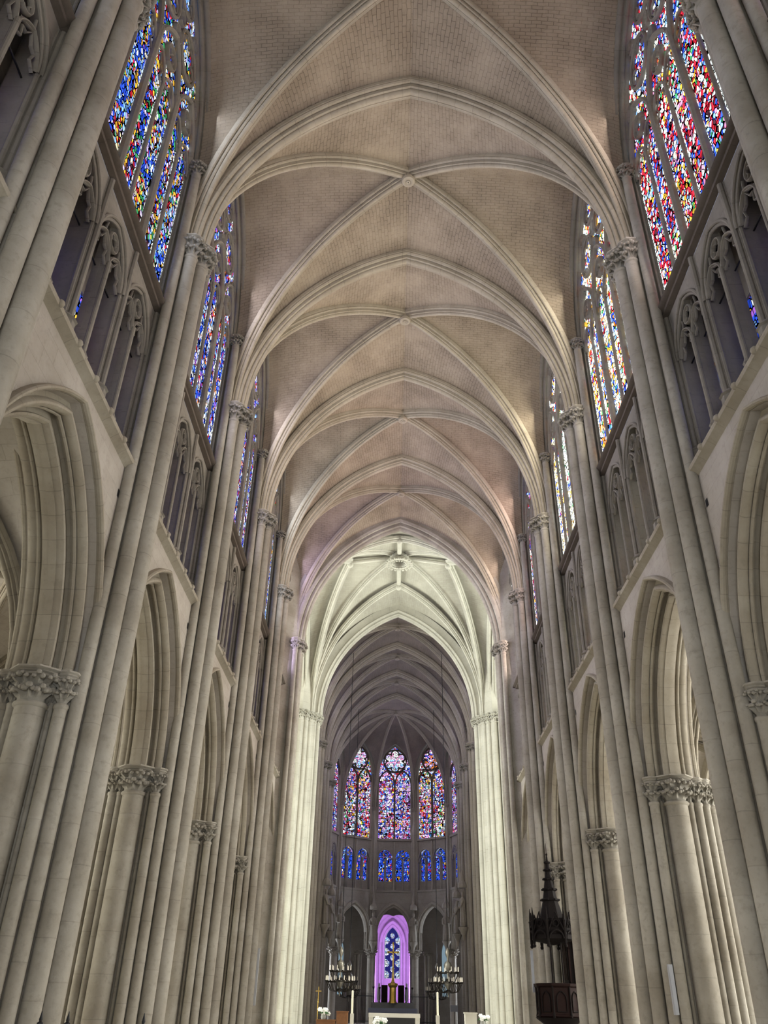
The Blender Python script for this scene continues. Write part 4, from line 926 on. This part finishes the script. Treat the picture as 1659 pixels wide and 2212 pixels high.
# statues on corbels
def statue():
    t=empty('corbel_statue'); mb=MB()
    P=[];prof=[(.2,0),(.34,.05),(.36,.5),(.33,1.0),(.3,1.5),(.34,1.9),(.36,2.05),(.2,2.2),(.1,2.28),(.15,2.38),(.17,2.5),(.14,2.65),(.03,2.72)]
    for r,z in prof: P.append([(r*(1+.12*sin(7*a+z*2)*(z<1.9))*cos(a),r*.75*(1+.12*sin(7*a+z*2)*(z<1.9))*sin(a),z) for a in [2*PI*k/28 for k in range(28)]])
    mb.grid(P,None,True); mb.tube([(-.34,-.02,1.95),(-.36,-.2,1.5),(-.05,-.32,1.45)],[.1,.09,.06],8); mb.tube([(.34,-.02,1.95),(.36,-.2,1.55),(.1,-.32,1.6)],[.1,.09,.06],8); mb.build('figure',M['crib'],t,60)
    mb=MB(); mb.lathe([(.03,-1.0),(.12,-.9),(.15,-.6),(.3,-.3),(.42,-.12),(.44,0),(.01,0)],12); mb.build('corbel',M['crib'],t,40)
    mb=MB(); mb.lathe([(.4,2.95),(.42,3.1),(.38,3.3),(.2,3.5),(.12,4.0),(.02,4.4)],8); mb.lathe([(.01,2.96),(.4,2.95)],8); mb.build('canopy',M['crib'],t,30)
    return t
st=statue(); first=True
for (x,y,z,rz,lb) in [(-5.75,81.4,7.6,PI/2,'robed stone statue on the last left choir pier'),(5.75,81.4,7.6,-PI/2,'robed stone statue on the last right choir pier'),(-5.75,74.6,7.6,PI/2,'robed stone statue on the middle left choir pier'),(5.75,74.6,7.6,-PI/2,'robed stone statue on the middle right choir pier'),
    (-5.3,90.2,7.6,0,'robed stone statue between the two left apse arches'),(5.3,90.2,7.6,0,'robed stone statue between the two right apse arches'),(-2.05,92.9,7.6,0,'robed stone statue left of the lit chapel arch'),(2.05,92.9,7.6,0,'robed stone statue right of the lit chapel arch')]:
    o=st if first else copy_tree(st); first=False; place(o,(x,y,z),rz,label=lb,cat='statue',group='choir statues')
# ------------------------------------------------------------------ pulpit
def pulpit():
    t=empty('pulpit',(6.35,37.2,0),0,'dark carved oak pulpit with tall spired canopy, against a right nave pier','pulpit')
    n=8
    mb=MB(); mb.lathe([(.25,0),(.3,.2),(.25,.5),(.3,.9),(.6,1.25),(.9,1.45),(.95,1.5)],n,ph=PI/8); mb.build('foot',M['oak'],t,30)
    mb=MB(); mb.lathe([(.86,1.5),(.92,1.55),(.84,1.62),(.84,2.5),(.93,2.56),(.95,2.64),(.8,2.66)],n,ph=PI/8); drum=mb.build('drum',M['mahog'],t,30)
    for k in range(n):
        a=2*PI*k/n; mb=MB()
        m=Matrix.Rotation(a,4,'Z'); r=.84*cos(PI/8)+.02
        pr=MB()
        for p in two(.2,.28,0,2.1,5): pass
        bar(pr,two(.19,.28,0,2.1,5)+[],.02,lambda u,d,z:tuple(m@Vector((d,u,z))),r,.02); bar(pr,[(-.19,1.7),(.19,1.7),(.19,2.1)],.02,lambda u,d,z:tuple(m@Vector((d,u,z))),r,.02); bar(pr,[(-.19,1.7),(-.19,2.1)],.02,lambda u,d,z:tuple(m@Vector((d,u,z))),r,.02)
        pr.build('carved_panel',M['oak'],drum,30)
        a2=a+PI/8; mb=MB(); mb.lathe([(.05,1.5),(.06,1.55),(.035,1.65),(.035,2.5),(.06,2.55)],8,(.86*cos(a2),.86*sin(a2),0)); mb.build('colonnette',M['oak'],drum,40)
    mb=MB(); mb.box(.5,.95,.0,.9,2.6,4.6); mb.build('back_panel',M['oak'],t,0)
    mb=MB()
    for q in (.1,.35,.6): mb.box(.47,.5,q,q+.18,2.8,4.9); 
    mb.box(.55,.62,-.04,0,2.7,5.0); mb.box(.75,.82,-.04,0,2.7,5.0); mb.build('back_tracery',M['mahog'],t,0)
    for x,y in ((-.2,-.35),(.22,-.35)): mb=MB(); mb.tube([(x,y,2.6),(x,y,4.6)],.035,8); mb.sphere((x,y,4.5),.09,6); mb.build('support_post',M['oak'],t)
    mb=MB(); mb.lathe([(.02,4.0),(.78,4.15),(.9,4.2),(.9,4.35),(.85,4.4),(.85,4.85),(.8,4.95),(.3,5.0)],n,ph=PI/8); can=mb.build('canopy',M['oak'],t,30)
    for k in range(n):
        a=2*PI*k/n+PI/8; x,y=.9*cos(a),.9*sin(a)
        mb=MB(); mb.lathe([(.03,3.95),(.06,4.07),(.06,4.8),(.08,4.85),(.045,4.9),(.045,5.05),(.01,5.35)],6,(x,y,0)); mb.sphere((x,y,3.95),.07,6); mb.build('pinnacle',M['oak'],can,30)
        a=2*PI*k/n; m=Matrix.Rotation(a,4,'Z'); mb=MB(); pl2=lambda u,d,z:tuple(m@Vector((d,u,z)))
        bar(mb,[(-.3,4.5),(0,5.15),(.3,4.5)],.03,pl2,.86,.03); bar(mb,circ(0,4.75,.12,10),.02,pl2,.86,.03,True); bar(mb,two(.28,.3,0,4.2,5),.03,pl2,.87,.03); mb.build('gablet',M['oak'],can,30)
    mb=MB(); prof=[(.52,4.9),(.42,5.3)]
    for z,r in ((5.65,.30),(6.05,.22),(6.45,.15),(6.8,.09),(7.1,.05)): prof+=[(r+.02,z-.04),(r+.09,z),(r+.09,z+.05),(r,z+.08)]
    prof+=[(.03,7.4),(.05,7.45),(.015,7.5),(.008,7.9)]; mb.lathe(prof,8,ph=PI/8)
    for z,r in ((5.65,.38),(6.05,.3),(6.45,.22),(6.8,.16)):
        for k in range(8): mb.sphere((r*cos(k*PI/4+PI/8),r*sin(k*PI/4+PI/8),z+.02),.045,5)
    mb.build('spire',M['oak'],t,30)
    return t
pulpit()
# loudspeakers on piers, posts in the nave
for i,(x,y,z0,z1,lb) in enumerate([(6.52,22.6,1.65,2.6,'slim white column loudspeaker on the third right nave pier'),(5.55,38.0,2.35,3.75,'slim white column loudspeaker left of the pulpit'),(-6.75,44.9,1.7,4.1,'slim white column loudspeaker on the left crossing pier')]):
    t=empty('column_loudspeaker',(x,y,0),0,lb,'loudspeaker','column loudspeakers'); z0+=1.6*0
    mb=MB(); mb.box(-.05,.05,-.06,.06,z0,z1+ (0.1 if i<2 else 0)); mb.build('cabinet',M['white'],t,0); mb=MB(); mb.box(-.04,.04,-.065,-.06,z0+.05,z1-.05); mb.build('front_mesh',M['white'],t,0)
for x,y,lb in [(-5.83,15,'iron spike-topped post at the foot of the left piers, leftmost'),(-5.4,15,'iron spike-topped post at the foot of the left piers, middle'),(-4.2,15,'iron spike-topped post at the foot of the left piers, rightmost')]:
    t=empty('iron_post',(x,y,0),0,lb,'post','iron posts'); mb=MB(); mb.lathe([(.15,0),(.15,.03),(.02,.05),(.018,1.28),(.05,1.31),(.05,1.34),(.015,1.36)],8); mb.build('pole',M['iron'],t); mb=MB(); mb.lathe([(.012,1.34),(.03,1.38),(.004,1.5)],6); mb.build('spike',M['iron'],t)

# ------------------------------------------------------------------ lights: daylight entering by the windows, plus an added low fill in the west
def area(name,loc,dirv,sx,sy,power,col=(1,1,1),spread=PI):
    l=bpy.data.lights.new(name,'AREA'); l.shape='RECTANGLE'; l.size=sx; l.size_y=sy; l.energy=power; l.color=col; l.spread=spread
    o=bpy.data.objects.new(name,l); COL.objects.link(o); o.location=loc; o.rotation_euler=Vector(dirv).to_track_quat('-Z','Y').to_euler(); return o
for y0,y1 in BAYS:
    yc=(y0+y1)/2
    for s in (1,-1):
        cl={'blue':(.8,.86,1.),'blue2':(.9,.86,1.),'red':(1.,.86,.82),'gold':(1.,.93,.8),'pale':(1.,.95,.85)}[WL[(y0,s)]]
        area('clerestory_daylight',(s*6.5,yc,22.5),(-s,0,-.05),5.6,7.5,((540 if s>0 else 500)*{-6.2:.1,1.4:.3,9.0:.7,16.4:.95,24.:1.12,31.6:1.15,39.2:1.05}[y0]),{(31.6,1):(1.,.78,.76),(39.2,-1):(.72,.62,1.),(39.2,1):(1.,.82,.78),(24.,1):(1.,.92,.76)}.get((y0,s),cl))
        area('aisle_daylight',(s*19.6,yc,6.5),(-s,0,-.05),5.,6.5,(2000 if s>0 else 850)*{-6.2:.25,1.4:.3,9.0:.6,16.4:1.25,24.:1.2,31.6:.9,39.2:.7}[y0],(1.,.98,.92) if s>0 else (1.,.95,.82))
area('west_window_daylight',(0,-6.2,17),(0,1,0.05),10,14,150,(1.,.95,.86))
area('west_low_fill',(0,-6.3,3),(0,1,0),7,5,1300,(.92,.96,1.))  # added cool fill to brighten the lower nave; no door is built here
for s in (1,-1):
    area('transept_daylight',(s*23.8,XC,15),(-s,0.15,0),11,20,13500,(.97,1.,.93))
for i,(y0,y1) in enumerate(zip(CY,CY[1:])):
    for s in (1,-1): area('choir_daylight',(s*6.5,(y0+y1)/2,22.5),(-s,0,-.1),4,6,140,(.9,.88,.96))
area('apse_daylight',(0,92.6,22),(0,-1,-.3),3.5,8,220,(.85,.8,1.))
for s in (1,-1): area('chapel_lamp',(s*1.6,101.5,2.6),(-s*.2,1,.75),.8,.8,300,(.68,.32,1.),R(120))
for s in (1,-1): area('ambulatory_daylight',(s*10.6,93,6),(-s*.5,-1,0),2,4,1100,(.8,.88,1.))
w=bpy.data.worlds.new('sky'); sc.world=w; w.use_nodes=True; w.node_tree.nodes['Background'].inputs[0].default_value=(.6,.7,.9,1); w.node_tree.nodes['Background'].inputs[1].default_value=.5

# ------------------------------------------------------------------ camera (solved from the vanishing points)
cd=bpy.data.cameras.new('camera'); cam=bpy.data.objects.new('camera',cd); COL.objects.link(cam)
cd.sensor_fit='VERTICAL'; cd.sensor_height=36; cd.lens=36*1737/2212; cd.clip_end=400; cd.clip_start=.05
d=Vector((10.5,-1078,-1737)).normalized(); u=Vector((62.5,2799,-1737)); u=(u-u.dot(d)*d).normalized(); r=d.cross(u)
mw=Matrix((r,d,u)).to_4x4(); mw.translation=Vector((-.33,0,1.6)); cam.matrix_world=mw
sc.camera=cam
sc.view_settings.view_transform='Standard'; sc.view_settings.look='None'; sc.view_settings.exposure=0.13; sc.view_settings.gamma=1; sc.view_settings.use_curve_mapping=False
sc.cycles.use_denoising=True; sc.cycles.max_bounces=3; sc.cycles.diffuse_bounces=3; sc.cycles.glossy_bounces=1; sc.cycles.use_adaptive_sampling=True; sc.cycles.adaptive_threshold=.08; sc.cycles.adaptive_min_samples=12; sc.cycles.caustics_reflective=False; sc.cycles.caustics_refractive=False; sc.cycles.sample_clamp_indirect=6
